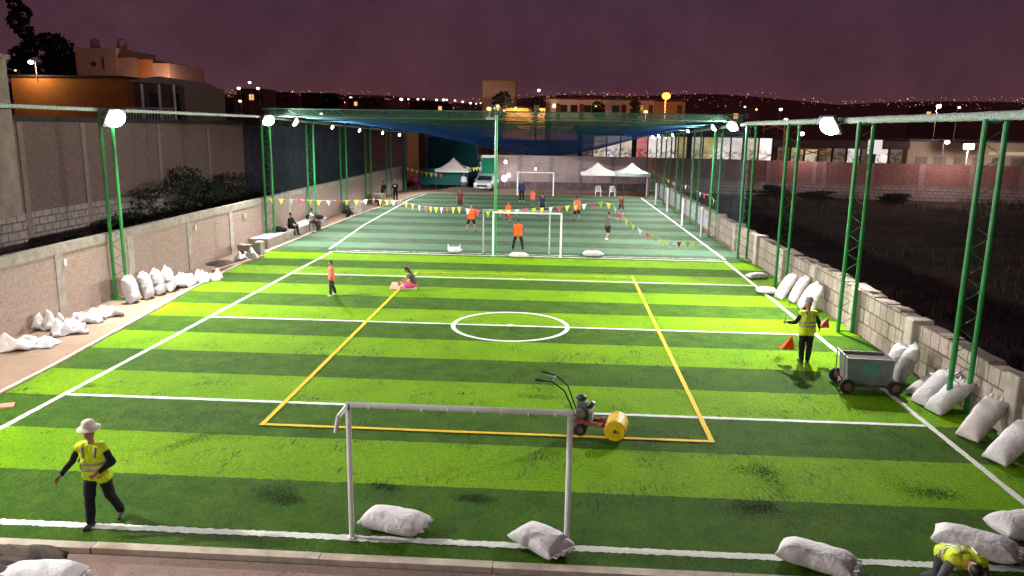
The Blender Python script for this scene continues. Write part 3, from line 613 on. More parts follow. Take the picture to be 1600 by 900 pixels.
def person(loc, heading, height, pose, wear, label, group=None, lift=None, vox=.013, hat=False, hair='short', bib=None, face=None):
    """local frame: x right, y forward, z up. wear: shirt (mat, sleeve), legs (mat, length), shoe"""
    p = dict(STAND); p.update(pose); k = height/1.70; o = thing('person', loc, label, 'person', group, math.radians(heading))
    J = {}; sp = p['spine']; rt = Vector((1, 0, 0)); tw = p.get('twist', 0); rs_ = Matrix.Rotation(tw, 3, 'Z')@rt
    J['pel'] = Vector((0, 0, 0)); J['chest'] = sp*.36*k; J['neck'] = sp*.50*k; hd = p['head']; J['head'] = J['neck']+hd*.19*k; J['top'] = J['neck']+hd*.30*k
    for i, s_ in ((0, -1), (1, 1)):
        hip = rt*s_*.092*k; J['hip%d' % i] = hip; kn = hip+p['legs'][2*i]*.41*k; an = kn+p['legs'][2*i+1]*.40*k; J['kn%d' % i] = kn; J['an%d' % i] = an
        fd = p.get('feet', (V(-.2, 1, 0), V(.2, 1, 0)))[i]; J['toe%d' % i] = an+fd*.155*k+Vector((0, 0, -.055*k)); J['heel%d' % i] = an-fd*.045*k+Vector((0, 0, -.05*k))
        sh = J['neck']-sp*.055*k+rs_*s_*.175*k; J['sh%d' % i] = sh; el_ = sh+p['arms'][2*i]*.275*k; wr = el_+p['arms'][2*i+1]*.245*k; J['el%d' % i] = el_; J['wr%d' % i] = wr
    low = min(min(J['toe%d' % i].z-.03*k, J['heel%d' % i].z-.035*k, J['kn%d' % i].z-.06*k) for i in (0, 1)); low = min(low, -.10*k)
    up = Vector((0, 0, -low if lift is None else lift))
    for q in J: J[q] = J[q]+up
    fwd = Matrix.Rotation(tw, 3, 'Z')@Vector((0, 1, 0)); fwd = (fwd-sp*fwd.dot(sp)).normalized()
    def torso(b, e, lo=True, hi=True):
        for s_ in (-1, 1):
            b.caps(J['hip%d' % (s_ > 0)]*.8+J['pel']*.2+sp*.02*k, J['chest']+rs_*s_*.075*k, .098*k+e, .098*k+e)
            b.caps(J['chest']+rs_*s_*.075*k, J['sh%d' % (s_ > 0)]-rs_*s_*.05*k, .095*k+e, .062*k+e)
        b.caps(J['pel'], J['chest'], .10*k+e, .105*k+e); b.caps(J['sh0'], J['sh1'], .052*k+e, .052*k+e)
    b = MB(); torso(b, 0)
    b.caps(J['neck']-sp*.03*k, J['head']-hd*.03*k, .052*k, .05*k)
    f2 = (p.get('look', fwd)); f2 = (f2-hd*f2.dot(hd)).normalized(); hx = f2.cross(hd).normalized(); HR = Matrix((hx, f2, hd)).transposed()
    hc = J['head']+hd*.015*k; b.ell(hc, (.074*k, .092*k, .112*k), HR, 14, 10); b.ell(hc+f2*.02*k-hd*.06*k, (.052*k, .06*k, .055*k), HR)
    b.ell(hc+f2*.094*k-hd*.02*k, (.014*k, .02*k, .026*k), HR, 8, 6); b.ell(hc+f2*.08*k-hd*.062*k, (.026*k, .014*k, .010*k), HR, 8, 6)
    for s_ in (-1, 1): b.ell(hc+hx*s_*.076*k-hd*.01*k, (.014*k, .022*k, .034*k), HR, 8, 6)
    for i, s_ in ((0, -1), (1, 1)):
        b.caps(J['hip%d' % i], J['kn%d' % i], .078*k, .052*k); mid = J['kn%d' % i].lerp(J['an%d' % i], .3); b.caps(J['kn%d' % i], mid, .052*k, .055*k); b.caps(mid, J['an%d' % i], .055*k, .036*k)
        b.caps(J['heel%d' % i], J['toe%d' % i], .032*k, .026*k); b.caps(J['an%d' % i], J['heel%d' % i], .036*k, .03*k)
        b.caps(J['sh%d' % i], J['el%d' % i], .048*k, .036*k); b.caps(J['el%d' % i], J['wr%d' % i], .038*k, .026*k)
        # hand: palm, four unequal curled fingers, thumb from the side of the palm
        d = (J['wr%d' % i]-J['el%d' % i]).normalized(); pn = (Vector((-s_, .15, 0))-d*Vector((-s_, .15, 0)).dot(d)).normalized(); sd = d.cross(pn).normalized()
        if sd.y < 0: sd = -sd
        w0 = J['wr%d' % i]; pc = w0+d*.05*k
        for q in (-.026, -.009, .009, .026): b.caps(w0+sd*q*.6*k, w0+d*.085*k+sd*q*k, .013*k, .012*k)
        for q, L_ in ((-.03, .052), (-.010, .066), (.010, .072), (.03, .062)):
            a0 = w0+d*.088*k+sd*q*1.25*k; a1 = a0+(d+pn*.35).normalized()*L_*.55*k+sd*q*.15*k; a2 = a1+(d*.6+pn*.8).normalized()*L_*.5*k
            b.caps(a0, a1, .0105*k, .0098*k); b.caps(a1, a2, .0098*k, .0090*k)
        t0 = w0+d*.03*k+sd*.03*k; t1 = t0+(d*.6+sd*.7+pn*.3).normalized()*.045*k; b.caps(t0, t1, .014*k, .012*k); b.caps(t1, t1+(d*.9+pn*.3).normalized()*.032*k, .0115*k, .0095*k)
    body = remesh(b, 'body', SKIN, o, min(vox, .0115)*1.0)
    for s_ in (-1, 1): MB().ell(hc+hx*s_*.032*k+f2*.083*k+hd*.012*k, (.011*k, .008*k, .007*k), HR, 8, 6).build('eye', EYE, body, smooth=True)
    if hair != 'none':
        b = MB(); b.ell(hc-f2*.016*k+hd*.028*k, (.083*k, .094*k, .10*k), HR, 14, 10)
        if hair == 'long': b.caps(hc-f2*.06*k, J['neck']-fwd*.09*k-sp*.18*k, .07*k, .05*k); b.caps(hc-f2*.04*k+hx*.05*k, J['neck']-fwd*.07*k+hx*.06*k-sp*.1*k, .05*k, .035*k); b.caps(hc-f2*.04*k-hx*.05*k, J['neck']-fwd*.07*k-hx*.06*k-sp*.1*k, .05*k, .035*k)
        remesh(b, 'hair', HAIR, o, .014, 1)
    sm, sl = wear['shirt']; b = MB(); torso(b, .018*k)
    for i in (0, 1):
        if sl >= .3: b.caps(J['sh%d' % i], J['sh%d' % i].lerp(J['el%d' % i], min(1, sl)), .060*k, .05*k)
        if sl > 1: b.caps(J['el%d' % i], J['el%d' % i].lerp(J['wr%d' % i], .93), .05*k, .038*k)
    shirt = remesh(b, 'shirt', sm, o, vox)
    lm_, ll = wear['legs']; b = MB(); b.caps(J['hip0'], J['hip1'], .105*k, .105*k)
    for i in (0, 1):
        b.caps(J['hip%d' % i], J['hip%d' % i].lerp(J['kn%d' % i], min(1, ll)), .104*k, .082*k if ll >= 1 else .09*k)
        if ll > 1: b.caps(J['kn%d' % i], J['kn%d' % i].lerp(J['an%d' % i], .96), .080*k, .064*k)
    remesh(b, 'trousers' if ll > 1 else 'shorts', lm_, o, vox)
    for i in (0, 1):
        b = MB(); b.caps(J['heel%d' % i], J['toe%d' % i], .045*k, .036*k); b.caps(J['an%d' % i]-Vector((0, 0, .01)), J['heel%d' % i], .043*k, .042*k)
        remesh(b, 'shoe', wear.get('shoe', SHOE), o, .014)
    if bib:
        b = MB(); torso(b, .034*k); c = J['pel']
        for s_ in (-1, 1): b.caps(J['hip%d' % (s_ > 0)]-sp*.05*k, J['chest']+rs_*s_*.07*k, .132*k, .125*k)
        v_ = remesh(b, 'vest' if bib is HIVIS else 'bib', bib, o, vox)
        if bib is HIVIS:
            R3 = Matrix((rs_, fwd, sp)).transposed()
            for t_ in (.12, .22):
                c = J['pel'].lerp(J['chest'], t_/.36); prof = [(1, -.024*k), (1.02, -.02*k), (1.02, .02*k), (1, .024*k)]; bb_ = MB().lathe(prof, (0, 0, 0), 28)
                for v in bb_.v: x = .228*k*v.x; y = .160*k*v.y; v.xyz = c+R3@Vector((x, y, v.z))
                bb_.build('reflective_band', REFL, v_, smooth=True)
            for s_ in (-1, 1):
                for yy in (-1, 1):
                    a = J['sh%d' % (s_ > 0)]-rs_*s_*.07*k+fwd*yy*.095*k+sp*.048*k; c = J['chest']+rs_*s_*.085*k+fwd*yy*.152*k-sp*.02*k
                    MB().tube(a, c, .02*k, n=6).build('shoulder_band', REFL, v_)
    if hat:
        b = MB(); HRm = HR; b.lathe([(.001, .115), (.05, .112), (.082, .09), (.095, .04), (.10, .015), (.125, .006), (.158, -.012), (.158, -.018), (.125, -.002), (.098, .0)], hc+hd*.080*k-f2*.012*k, 26, HRm)
        b.build('sun_hat', CREAM if hat is True else hat, o, smooth=True)
    return o, J
WK = dict(shirt=(BLACKC, 2), legs=(BLACKC, 2)); GP = 'players on the far pitch'
# near left worker
g = G(152, 822); person((g.x+.06, g.y+.02, Z), 180, 1.55, dict(spine=V(.02, .10, 1), head=V(.0, .12, 1), look=V(.15, 1, .15), twist=.1,
    legs=(V(-.14, -.16, -1), V(-.12, -.50, -1), V(.03, .22, -1), V(.03, .02, -1)), arms=(V(-.50, -.05, -1), V(.45, .75, -.35), V(.62, .10, -1), V(.62, .55, -.9)), feet=(V(-.3, 1, -.15), V(.1, 1, 0))), WK,
    'worker in cream sun hat and yellow vest stepping over the near line at the left', 'workers in vests', hat=True, bib=HIVIS, hair='none', vox=.012)
# right worker seen from behind
g = G(1256, 568); wp, wj = person((g.x, g.y, Z), 4, 1.63, dict(legs=(V(-.0, .05, -1), V(.02, -.06, -1), V(.03, .0, -1), V(-.06, -.03, -1)), arms=(V(-.55, -.02, -1), V(-.45, .55, -.15), V(.5, 0, -1), V(.30, .45, -.6))), WK,
    'worker in sun hat and yellow vest seen from behind carrying orange cones', 'workers in vests', hat=cm('pinkish_hat', (.5, .40, .36)), bib=HIVIS, hair='none', vox=.012)
CONE = mat('orange_plastic', (.85, .10, .015), .45, 0, .12, 4); CONEP = mat('pink_orange_plastic', (.85, .18, .14), .45, 0, .12, 4)
def hanger(px, py, label, m, h, y_, stick=True):
    c = PY(px, py, y_); o = thing('orange_cone', c, label, 'cone', 'cones carried by the worker')
    b = MB(); w_ = h*.46; b.add([(-w_, -.10, 0), (w_, -.10, 0), (w_, .12, 0), (-w_, .12, 0), (.03+w_*.45, .0, h), (.03+w_*.45, .02, h)], [(0, 1, 4), (1, 2, 5, 4), (2, 3, 5), (3, 0, 4, 5), (0, 3, 2, 1)]); b.build('cone_body', m, o, mods=[('BEVEL', dict(width=.012, segments=2))])
    if stick:
        bm_ = MB(); R0 = wp.matrix_basis; hnd = Matrix.Translation(wp.location)@Matrix.Rotation(math.radians(4), 4, 'Z')@(wj['wr0']+(wj['wr0']-wj['el0']).normalized()*.09); a = Vector((.03+w_*.45, .01, h-.02)); d = hnd-c
        bm_.tube(a, d, .008, n=6); bm_.tube(d, d+(d-a).normalized()*.0+Vector((.13, .05, .55)), .009, n=6); bm_.build('thin_rod', mat('grey_rod', (.2, .2, .2), .5, .5), o)
    return o
hanger(1230, 545, 'orange triangular cone hanging on a thin rod from the worker\'s left hand', CONE, .36, g.y-.06); hanger(1287, 511, 'small pink orange cone held at the worker\'s right side', CONEP, .27, g.y+.30, False)
# crouching worker bottom right, seen over head and back
g = PY(1510, 868, -13.05); person((g.x, -12.75, .01), 172, 1.6, dict(spine=V(-.05, .93, .36), head=V(-.05, 1, -.05), look=V(0, .1, -1), legs=(V(-.45, .75, -.45), V(-.05, -.85, -.5), V(.45, .75, -.45), V(.05, -.85, -.5)), arms=(V(-.3, .35, -.9), V(.2, .5, -.8), V(.55, .35, -.9), V(-.1, .5, -.8))),
    dict(shirt=(GREYC, 2), legs=(DGREY, 2)), 'worker crouching at the bottom right corner in yellow vest and grey sleeves', 'workers in vests', bib=HIVIS, hair='short', vox=.012)
# child in coral bib
g = G(519, 463); person((g.x, g.y, Z), 120, 1.22, dict(legs=(V(-.05, .22, -1), V(0, .0, -1), V(.05, -.16, -1), V(0, -.35, -1)), arms=(V(-.15, .1, -1), V(.1, .3, -1), V(.15, -.1, -1), V(0, .2, -1))), dict(shirt=(CORAL, 2), legs=(DGREY, 2), shoe=SHOEW), 'child in long coral bib walking on the bright green turf at left', 'children on the near pitch', bib=CORAL)
# seated girl with cardboard
g = G(648, 455); person((g.x, g.y, Z), 105, 1.5, dict(spine=V(0, .32, .95), head=V(0, .7, .7), look=V(0, .7, -.8), legs=(V(-.25, 1, .05), V(.1, -.85, -.25), V(.25, 1, .05), V(-.1, -.85, -.25)), arms=(V(-.15, .75, -.7), V(0, .8, -.5), V(.15, .75, -.7), V(0, .8, -.5))), dict(shirt=(cm('dark_olive_cloth', (.09, .08, .055)), .6), legs=(PINKC, .9), shoe=SHOEW), 'long haired girl in pink shorts kneeling beside a cardboard sheet on the yellow line', 'children on the near pitch', lift=.21, hair='long')
g = G(620, 453); o = MB().box((0, 0, .0), (.75, .5, .03), 0, Matrix.Rotation(.35, 3, 'X')@Matrix.Rotation(-.06, 3, 'Y')).build('cardboard_sheet', mat('cardboard', (.55, .38, .25), .9, 0, .15)); o.location = (g.x+.12, g.y+.15, .13); tag(o, 'tan cardboard sheet tilted in front of the kneeling girl', 'cardboard')
o = MB().box((0, 0, 0), (.55, .35, .14), .1).build('cardboard_box', mat('pinkish_card', (.6, .33, .27), .9, 0, .15), mods=[('BEVEL', dict(width=.01, segments=1))]); o.location = (g.x+.42, g.y-.02, .105); tag(o, 'low pinkish box on the turf against the kneeling girl\'s knees', 'box')
RUN = dict(spine=V(0, .2, 1), legs=(V(-.05, .55, -1), V(0, -.15, -1), V(.05, -.35, -1), V(0, -.75, -.8)), arms=(V(-.3, -.4, -1), V(0, .5, -.8), V(.3, .4, -1), V(-.1, .8, -.3)))
WALKP = dict(legs=(V(-.08, .22, -1), V(-.04, 0, -1), V(.08, -.18, -1), V(.04, -.36, -1)), arms=(V(-.25, -.1, -1), V(-.1, .2, -1), V(.25, .1, -1), V(.1, .3, -1)))
WIDE = dict(legs=(V(-.30, .02, -1), V(-.16, 0, -1), V(.30, .02, -1), V(.16, 0, -1)))
UP = dict(WIDE, arms=(V(-.3, .0, -1), V(.0, .2, -1), V(.35, .25, -1), V(-.5, .35, .8)))
pl = [(719, 331, 185, 1.5, STAND, (MAROON, .6), (DGREY, .9), None, 'player in dark red top and dark shorts at the left of the far pitch', SHOE),
      (736, 362, 200, 1.5, WIDE, (REDC, 2), (BLACKC, .9), ORANGE, 'player in bright orange bib and black shorts left of the middle goal', SHOE),
      (809, 391, 0, 1.45, UP, (REDC, 2), (BLACKC, 2), ORANGE, 'keeper in orange bib seen from behind standing in the middle goal', SHOE),
      (793, 349, 215, 1.35, dict(RUN), (ORANGE, .6), (REDC, .9), None, 'child in orange top and red shorts running behind the middle goal', SHOE),
      (815, 315, 180, 1.68, STAND, (NAVY, 2), (BLACKC, 2), None, 'keeper in navy top and long trousers by the farthest goal', SHOEW),
      (832, 325, 190, 1.3, STAND, (ORANGE, .6), (GREYC, .9), CORAL, 'child in coral bib near the farthest goal, facing the camera', SHOE),
      (847, 340, 170, 1.5, STAND, (NAVY, .6), (BLACKC, .9), None, 'player in dark navy shirt and shorts behind the middle goal', SHOE),
      (901, 346, 20, 1.55, WALKP, (WHITEC, .6), (BLACKC, .9), CORAL, 'player in coral bib with white sleeves walking away, right of the middle goal', SHOE),
      (949, 376, 330, 1.5, dict(RUN, arms=(V(-.4, .1, -.8), V(.2, .6, -.4), V(.6, .5, -.1), V(.6, .5, .05))), (GREYC, .6), (BLACKC, .9), None, 'player in grey shirt running with one arm out at the right of the far pitch', SHOEW),
      (970, 335, 195, 1.3, dict(RUN), (MAROON, .6), (DGREY, .9), None, 'player in maroon shirt running at the far right of the pitch', SHOEW)]
for px, py, hd_, h, pose, sh, lg, bib, lab, shoe in pl:
    g = G(px, py); person((g.x, g.y, Z), hd_, h*1.03, pose, dict(shirt=sh, legs=lg, shoe=shoe), lab, GP, bib=bib, vox=.016)
SIT = dict(spine=V(0, .15, 1), legs=(V(-.15, 1, -.02), V(-.03, .1, -1), V(.15, 1, -.02), V(.03, .1, -1)), arms=(V(-.2, .35, -1), V(.15, .9, -.3), V(.2, .35, -1), V(-.15, .9, -.3)))
SQ = dict(spine=V(0, .35, 1), legs=(V(-.2, 1, .3), V(-.03, -.3, -1), V(.2, 1, .3), V(.03, -.3, -1)), arms=(V(-.2, .6, -.8), V(.15, .9, .1), V(.2, .6, -.8), V(-.15, .9, .1)))
GS = 'spectators along the left wall'
person((-12.35, 19.6, .0), 270, 1.55, SIT, dict(shirt=(WHITEC, .6), legs=(DGREY, 2)), 'person in pale shirt sitting on the bench wall by a bicycle', GS, lift=.56, vox=.016)
person((-12.75, 17.4, .0), 250, 1.5, SIT, dict(shirt=(BLACKC, 2), legs=(BLACKC, 2)), 'dark clothed person slumped on the bench wall left of the pale shirt', GS, lift=.56, vox=.016)
person((-12.5, 26.8, .0), 260, 1.6, SQ, dict(shirt=(DGREY, 2), legs=(BLACKC, 2)), 'dark person squatting at the left wall before the big block', GS, vox=.016)
person((-12.75, 28.4, .0), 240, 1.5, dict(SIT, spine=V(0, -.2, 1)), dict(shirt=(BLACKC, 2), legs=(DGREY, 2)), 'person in black sitting on the ground beside the squatting one', GS, lift=.12, vox=.016)
person((-12.3, 34.8, .0), 250, 1.6, SQ, dict(shirt=(GREYC, 2), legs=(DGREY, 2)), 'grey clothed person crouching farther up the left path', GS, vox=.016)
person((-12.5, 37.8, .0), 240, 1.65, dict(WALKP, spine=V(0, .3, 1)), dict(shirt=(BLACKC, 2), legs=(BLACKC, 2)), 'dark person bending by the wall beside the far block', GS, vox=.016)
g = G(618, 313); person((g.x, g.y, .0), 185, 1.6, dict(arms=(V(-.3, .2, -1), V(.5, .6, .4), V(.3, .2, -1), V(-.5, .6, .4))), dict(shirt=(BLACKC, 2), legs=(BLACKC, 2)), 'person in black standing on the left path near the far corner', GS, vox=.016)
g = G(649, 293); person((-12.2, 50.6, .0), 180, 1.45, STAND, dict(shirt=(PINKC, 2), legs=(REDC, 2)), 'small figure in pink and red beyond the teal corner pole', GS, vox=.016)
person((-7.6, 50.0, 0), 180, 1.6, STAND, dict(shirt=(WHITEC, 2), legs=(GREYC, 2)), 'person in white standing under the far left canopy', GS, vox=.016)
o = MB(); o.ell((0, 0, .2), (.38, .3, .2)); o.ell((.3, .1, .14), (.25, .2, .14)); o.ell((-.3, 0, .16), (.22, .22, .16)); o = remesh(o, 'dark_bag', BLACKC, None, .03); o.location = (-12.7, 21.3, .46); tag(o, 'black bundle lying on the bench wall beyond the seated person', 'bag')
o = MB(); o.ell((0, 0, .15), (.30, .25, .15)); o.ell((.25, .1, .11), (.2, .2, .11)); o = remesh(o, 'dark_bag', BLACKC, None, .03); o.location = (-12.85, 15.9, .46); tag(o, 'dark bag on the bench wall left of the seated people', 'bag')
# bicycle leaning at bench
o = thing('bicycle', (-12.02, 19.3, 0), 'dark bicycle leaning on the bench wall beside the seated person', 'bicycle', None, math.radians(86)); TY = mat('rubber', (.02, .02, .02), .8); STL = mat('grey_metal', (.28, .28, .29), .4, .6)
for x in (-.5, .5):
    b = MB(); pts = [(x+.32*math.cos(a), 0, .34+.32*math.sin(a)) for a in np.linspace(0, 2*math.pi, 25)]; wq = b.path(pts, .022, 6).build('wheel', TY, o)
    b = MB()
    for a in np.linspace(0, math.pi, 7)[:-1]: b.tube((x-.31*math.cos(a), 0, .34-.31*math.sin(a)), (x+.31*math.cos(a), 0, .34+.31*math.sin(a)), .004, n=4)
    b.build('spokes', STL, wq)
MB().path([(-.5, 0, .34), (-.15, 0, .72), (.36, 0, .78), (.0, 0, .34), (-.5, 0, .34)], .017).tube((0, 0, .34), (-.2, 0, .85), .016).tube((.5, 0, .34), (.33, 0, .95), .017).build('frame', BLACKC, o)
MB().box((-.2, 0, .88), (.25, .12, .05)).build('saddle', TY, o); MB().path([(.36, -.28, .98), (.33, 0, .95), (.36, .28, .98)], .014).build('handlebar', STL, o)

# ------------------------------------------------------------------ hopper cart
GALV = mat('galvanised_sheet', (.22, .23, .23), .45, .35, .25, 4, .2, .01, .5, (.22, .18, .15)); RUST = mat('rusty_steel', (.16, .075, .055), .8, .1, .4, 9)
def stained():
    t = NT('galvanised_side'); o = t.obj(); s = t.n('ShaderNodeSeparateXYZ'); t.l(o, s.inputs[0])
    base = t.mix(t.ramp(t.noise(4, 4), .3, .7), (.14, .148, .15), (.21, .22, .22)); base = t.mix(t.ramp(t.noise(3, 5), .55, .7), base, (.2, .165, .14))
    d = t.math('ADD', t.math('POWER', t.math('DIVIDE', s.outputs[0], .24), 2.0), t.math('POWER', t.math('DIVIDE', t.math('SUBTRACT', s.outputs[2], .55), .2), 2.0))
    m = t.math('MULTIPLY', t.ramp(d, 1.3, .5), t.ramp(t.noise(16, 4, rough=.7), .42, .55)); return t.pbr(t.mix(m, base, (.05, .30, .27)), .5, .2, t.noise(12), .2, .01)
g = G(1350, 612); o = thing('hopper_cart', (8.47, -4.78, Z), 'grey metal hopper cart on small wheels standing over the right touchline', 'cart', None, math.radians(-4))
b = MB(); L2, W2 = .49, .34
b.add([(-L2+.02, -W2*.9, .20), (L2-.02, -W2*.9, .20), (L2-.02, W2*.9, .20), (-L2+.02, W2*.9, .20), (-L2-.04, -W2, .80), (L2, -W2, .80), (L2, W2, .80), (-L2-.04, W2, .80), (-L2, -W2+.03, .80), (L2-.03, -W2+.03, .80), (L2-.03, W2-.03, .80), (-L2, W2-.03, .80), (-L2+.05, -W2*.85, .5), (L2-.05, -W2*.85, .5), (L2-.05, W2*.85, .5), (-L2+.05, W2*.85, .5)],
      [(0, 3, 2, 1), (0, 1, 5, 4), (1, 2, 6, 5), (2, 3, 7, 6), (3, 0, 4, 7), (4, 5, 9, 8), (5, 6, 10, 9), (6, 7, 11, 10), (7, 4, 8, 11), (8, 9, 13, 12), (9, 10, 14, 13), (10, 11, 15, 14), (11, 8, 12, 15)]); b.build('hopper', stained(), o)
MB().box((0, 0, .715), (.92, .60, .04)).build('filler', mat('dark_rubber_crumb', (.10, .070, .062), .9, 0, .4, 30), o)
MB().bb((-L2, -W2-.02, .15), (L2, -W2+.03, .20)).bb((-L2, W2-.03, .15), (L2, W2+.02, .20)).bb((-L2-.1, -.04, .14), (L2+.1, .04, .19)).build('chassis', RUST, o)
MB().path([(-L2-.07, -W2+.02, .2), (-L2-.09, -W2+.02, .86), (-L2-.09, W2-.02, .86), (-L2-.07, W2-.02, .2)], .016).build('handle', STL, o)
MB().tube((-L2-.02, -W2-.12, .17), (-L2-.02, W2+.12, .17), .02).build('axle', RUST, o); MB().tube((L2+.05, -W2-.06, .17), (L2+.05, W2+.06, .17), .02).build('axle', RUST, o)
for x, y in ((-L2-.02, -W2-.1), (-L2-.02, W2+.1), (L2+.05, -W2-.05), (L2+.05, W2+.05)):
    R = Matrix.Rotation(math.pi/2, 3, 'X'); wq = MB().lathe([(.09, -.035), (.15, -.045), (.168, -.025), (.168, .025), (.15, .045), (.09, .035), (.09, -.035)], (x, y, .168), 22, R).build('wheel', TY, o, smooth=True)
    MB().lathe([(.001, -.03), (.09, -.025), (.09, .025), (.001, .03)], (x, y, .168), 18, R).build('rim', RUST, wq)
# ------------------------------------------------------------------ walk-behind brushing machine with yellow roller
ENG = mat('grey_engine', (.17, .16, .155), .55, .3, .35, 8); REDP = mat('faded_red_paint', (.30, .075, .06), .6, 0, .35, 8); YEL = mat('yellow_roller_paint', (.86, .55, .004), .5, 0, .16, 8, .5, .02, .3, (.42, .27, .05))
o = thing('roller_machine', (1.95, -8.05, Z), 'walk behind turf machine with red frame, grey engine and yellow roller by the near goal', 'machine', None, math.radians(-12))
b = MB(); b.bb((-.18, -.15, .20), (.52, -.10, .27)); b.bb((-.18, .10, .20), (.52, .15, .27)); b.bb((-.18, -.15, .28), (.10, .15, .31)); b.bb((.30, -.25, .22), (.36, .25, .28)); b.tube((.3, 0, .3), (.52, 0, .25), .05); b.build('frame', REDP, o)
b = MB(); b.box((-.04, 0, .42), (.24, .26, .22)); b.box((-.04, -.02, .60), (.20, .22, .12)); b.lathe([(.001, .03), (.1, .03), (.1, -.03), (.001, -.03)], (-.04, -.16, .44), 16, Matrix.Rotation(math.pi/2, 3, 'X')); b.build('engine', ENG, o, mods=[('BEVEL', dict(width=.02, segments=2))])
MB().ell((-.08, .02, .70), (.11, .10, .06)).build('fuel_tank', mat('dark_grey_paint', (.07, .07, .075), .5), o, smooth=True); MB().tube((.09, .05, .5), (.16, .05, .62), .045, n=12).build('air_filter', ENG, o); MB().box((.13, -.03, .40), (.08, .2, .24)).build('belt_cover', mat('pale_guard', (.42, .38, .33), .6), o)
for s_ in (-1, 1):
    R = Matrix.Rotation(math.pi/2, 3, 'X'); wq = MB().lathe([(.06, -.03), (.11, -.035), (.125, -.015), (.125, .015), (.11, .035), (.06, .03)], (-.05, s_*.2, .125), 20, R).build('wheel', TY, o, smooth=True); MB().lathe([(.001, -.02), (.06, -.02), (.06, .02), (.001, .02)], (-.05, s_*.2, .125), 14, R).build('hub', RUST, wq)
R = Matrix.Rotation(math.radians(2), 3, 'Z')@Matrix.Rotation(math.pi/2, 3, 'X')
prof = [(.035, -.29), (.185, -.29), (.20, -.275)]+[(.20+.004*(i % 2), -.26+.52*i/20) for i in range(21)]+[(.20, .275), (.185, .29), (.035, .29)]
MB().lathe(prof, (.62, 0, .205), 32, R).build('roller', YEL, o, smooth=False); MB().lathe([(.001, -.32), (.035, -.32), (.035, .32), (.001, .32)], (.62, 0, .205), 12, R).build('roller_axle', RUST, o)
for s_ in (-1, 1):
    MB().path([(-.15, s_*.10, .34), (-.38, s_*.16, .86), (-.62, s_*.2, 1.03), (-.88, s_*.26, 1.05)], .014, 6).build('handlebar', BLACKC, o); MB().tube((-.78, s_*.24, 1.045), (-.93, s_*.27, 1.055), .022, n=8).build('grip', TY, o)
    MB().path([(-.70, s_*.22, 1.0), (-.84, s_*.25, .97)], .008).build('lever', ENG, o)
MB().tube((-.62, -.2, 1.03), (-.62, .2, 1.03), .012).box((-.66, .05, 1.02), (.07, .08, .06)).build('cross_bar', ENG, o)

# ------------------------------------------------------------------ far end: canopies, chairs, car, banners, walls
def canopy(px, label, w_, hi, lo, y, col, legs=True):
    c = PY(px, 285, y); o = thing('canopy_tent', (c.x, y, 0), label, 'canopy', 'pop up canopies at the far end'); h = w_/2
    b = MB(); n = 10; vs = []
    for j in range(n+1):
        u = j/n; z = lo+(hi-lo)*(u**1.7); r = h*(1-u)
        for k in range(4):
            for q in range(6):
                a = -1+2*q/6; d = [(a, -1), (1, a), (-a, 1), (-1, -a)][k]; vs.append((d[0]*r, d[1]*r, z-(.05*(1-a*a)*(1-u))))
    fs = [(j*24+i, j*24+(i+1) % 24, (j+1)*24+(i+1) % 24, (j+1)*24+i) for j in range(n) for i in range(24)]; b.add(vs, fs).build('canopy_roof', col[0], o, smooth=False)
    b = MB(); ring = vs[:24]; b.add([(x*1.004, y_*1.004, z) for x, y_, z in ring]+[(x*1.004, y_*1.004, lo-.30) for x, y_, z in ring], [(i, (i+1) % 24, 24+(i+1) % 24, 24+i) for i in range(24)]).build('valance', col[1], o)
    for sx_ in (-1, 1):
        for sy in (-1, 1): MB().tube((sx_*h*.96, sy*h*.96, 0), (sx_*h*.96, sy*h*.96, lo), .028, n=6).build('leg', mat('dark_steel', (.10, .10, .11), .5, .4), o)
    return o
CW = cm('canopy_cloth', (.52, .47, .43)); CV = cm('canopy_valance', (.70, .66, .68)); CG = cm('canopy_cloth_grey_green', (.42, .44, .40)); CPK = cm('pinkish_canopy', (.62, .50, .50)); CVG = cm('pale_green_valance', (.42, .55, .47))
canopy(933, 'beige canopy with white valance, left of the pair at the far right', 3.0, 2.95, 2.15, 47.8, (CW, CV)); canopy(986.5, 'grey beige canopy at the far right corner by the white post', 3.0, 2.95, 2.1, 48.3, (CG, CVG))
canopy(709, 'pinkish white canopy at the far left with green side', 3.1, 3.0, 2.0, 51.3, (CPK, CVG))
o = thing('side_curtain', (-9.6, 50.1, 0), 'teal green shade cloth hanging at the far left canopy', 'shade cloth'); MB().bb((-2.2, -.015, .5), (2.0, .015, 2.0)).build('cloth', cm('teal_cloth', (.010, .075, .07)), o)
for x in (-2.2, 2.0): MB().tube((x, .03, 0), (x, .03, 2.1), .03, n=6).build('stake', STL, o)
o = thing('shade_net', (-11.2, 52.5, 0), 'tall dark teal net screen behind the far left canopy', 'net screen'); MB().bb((-.2, -.02, .2), (4.6, .02, 4.9)).build('net_cloth', NETT, o)
for x in (-.2, 2.2, 4.6): MB().tube((x, .06, 0), (x, .06, 5), .04, n=6).build('stake', GREEND, o)
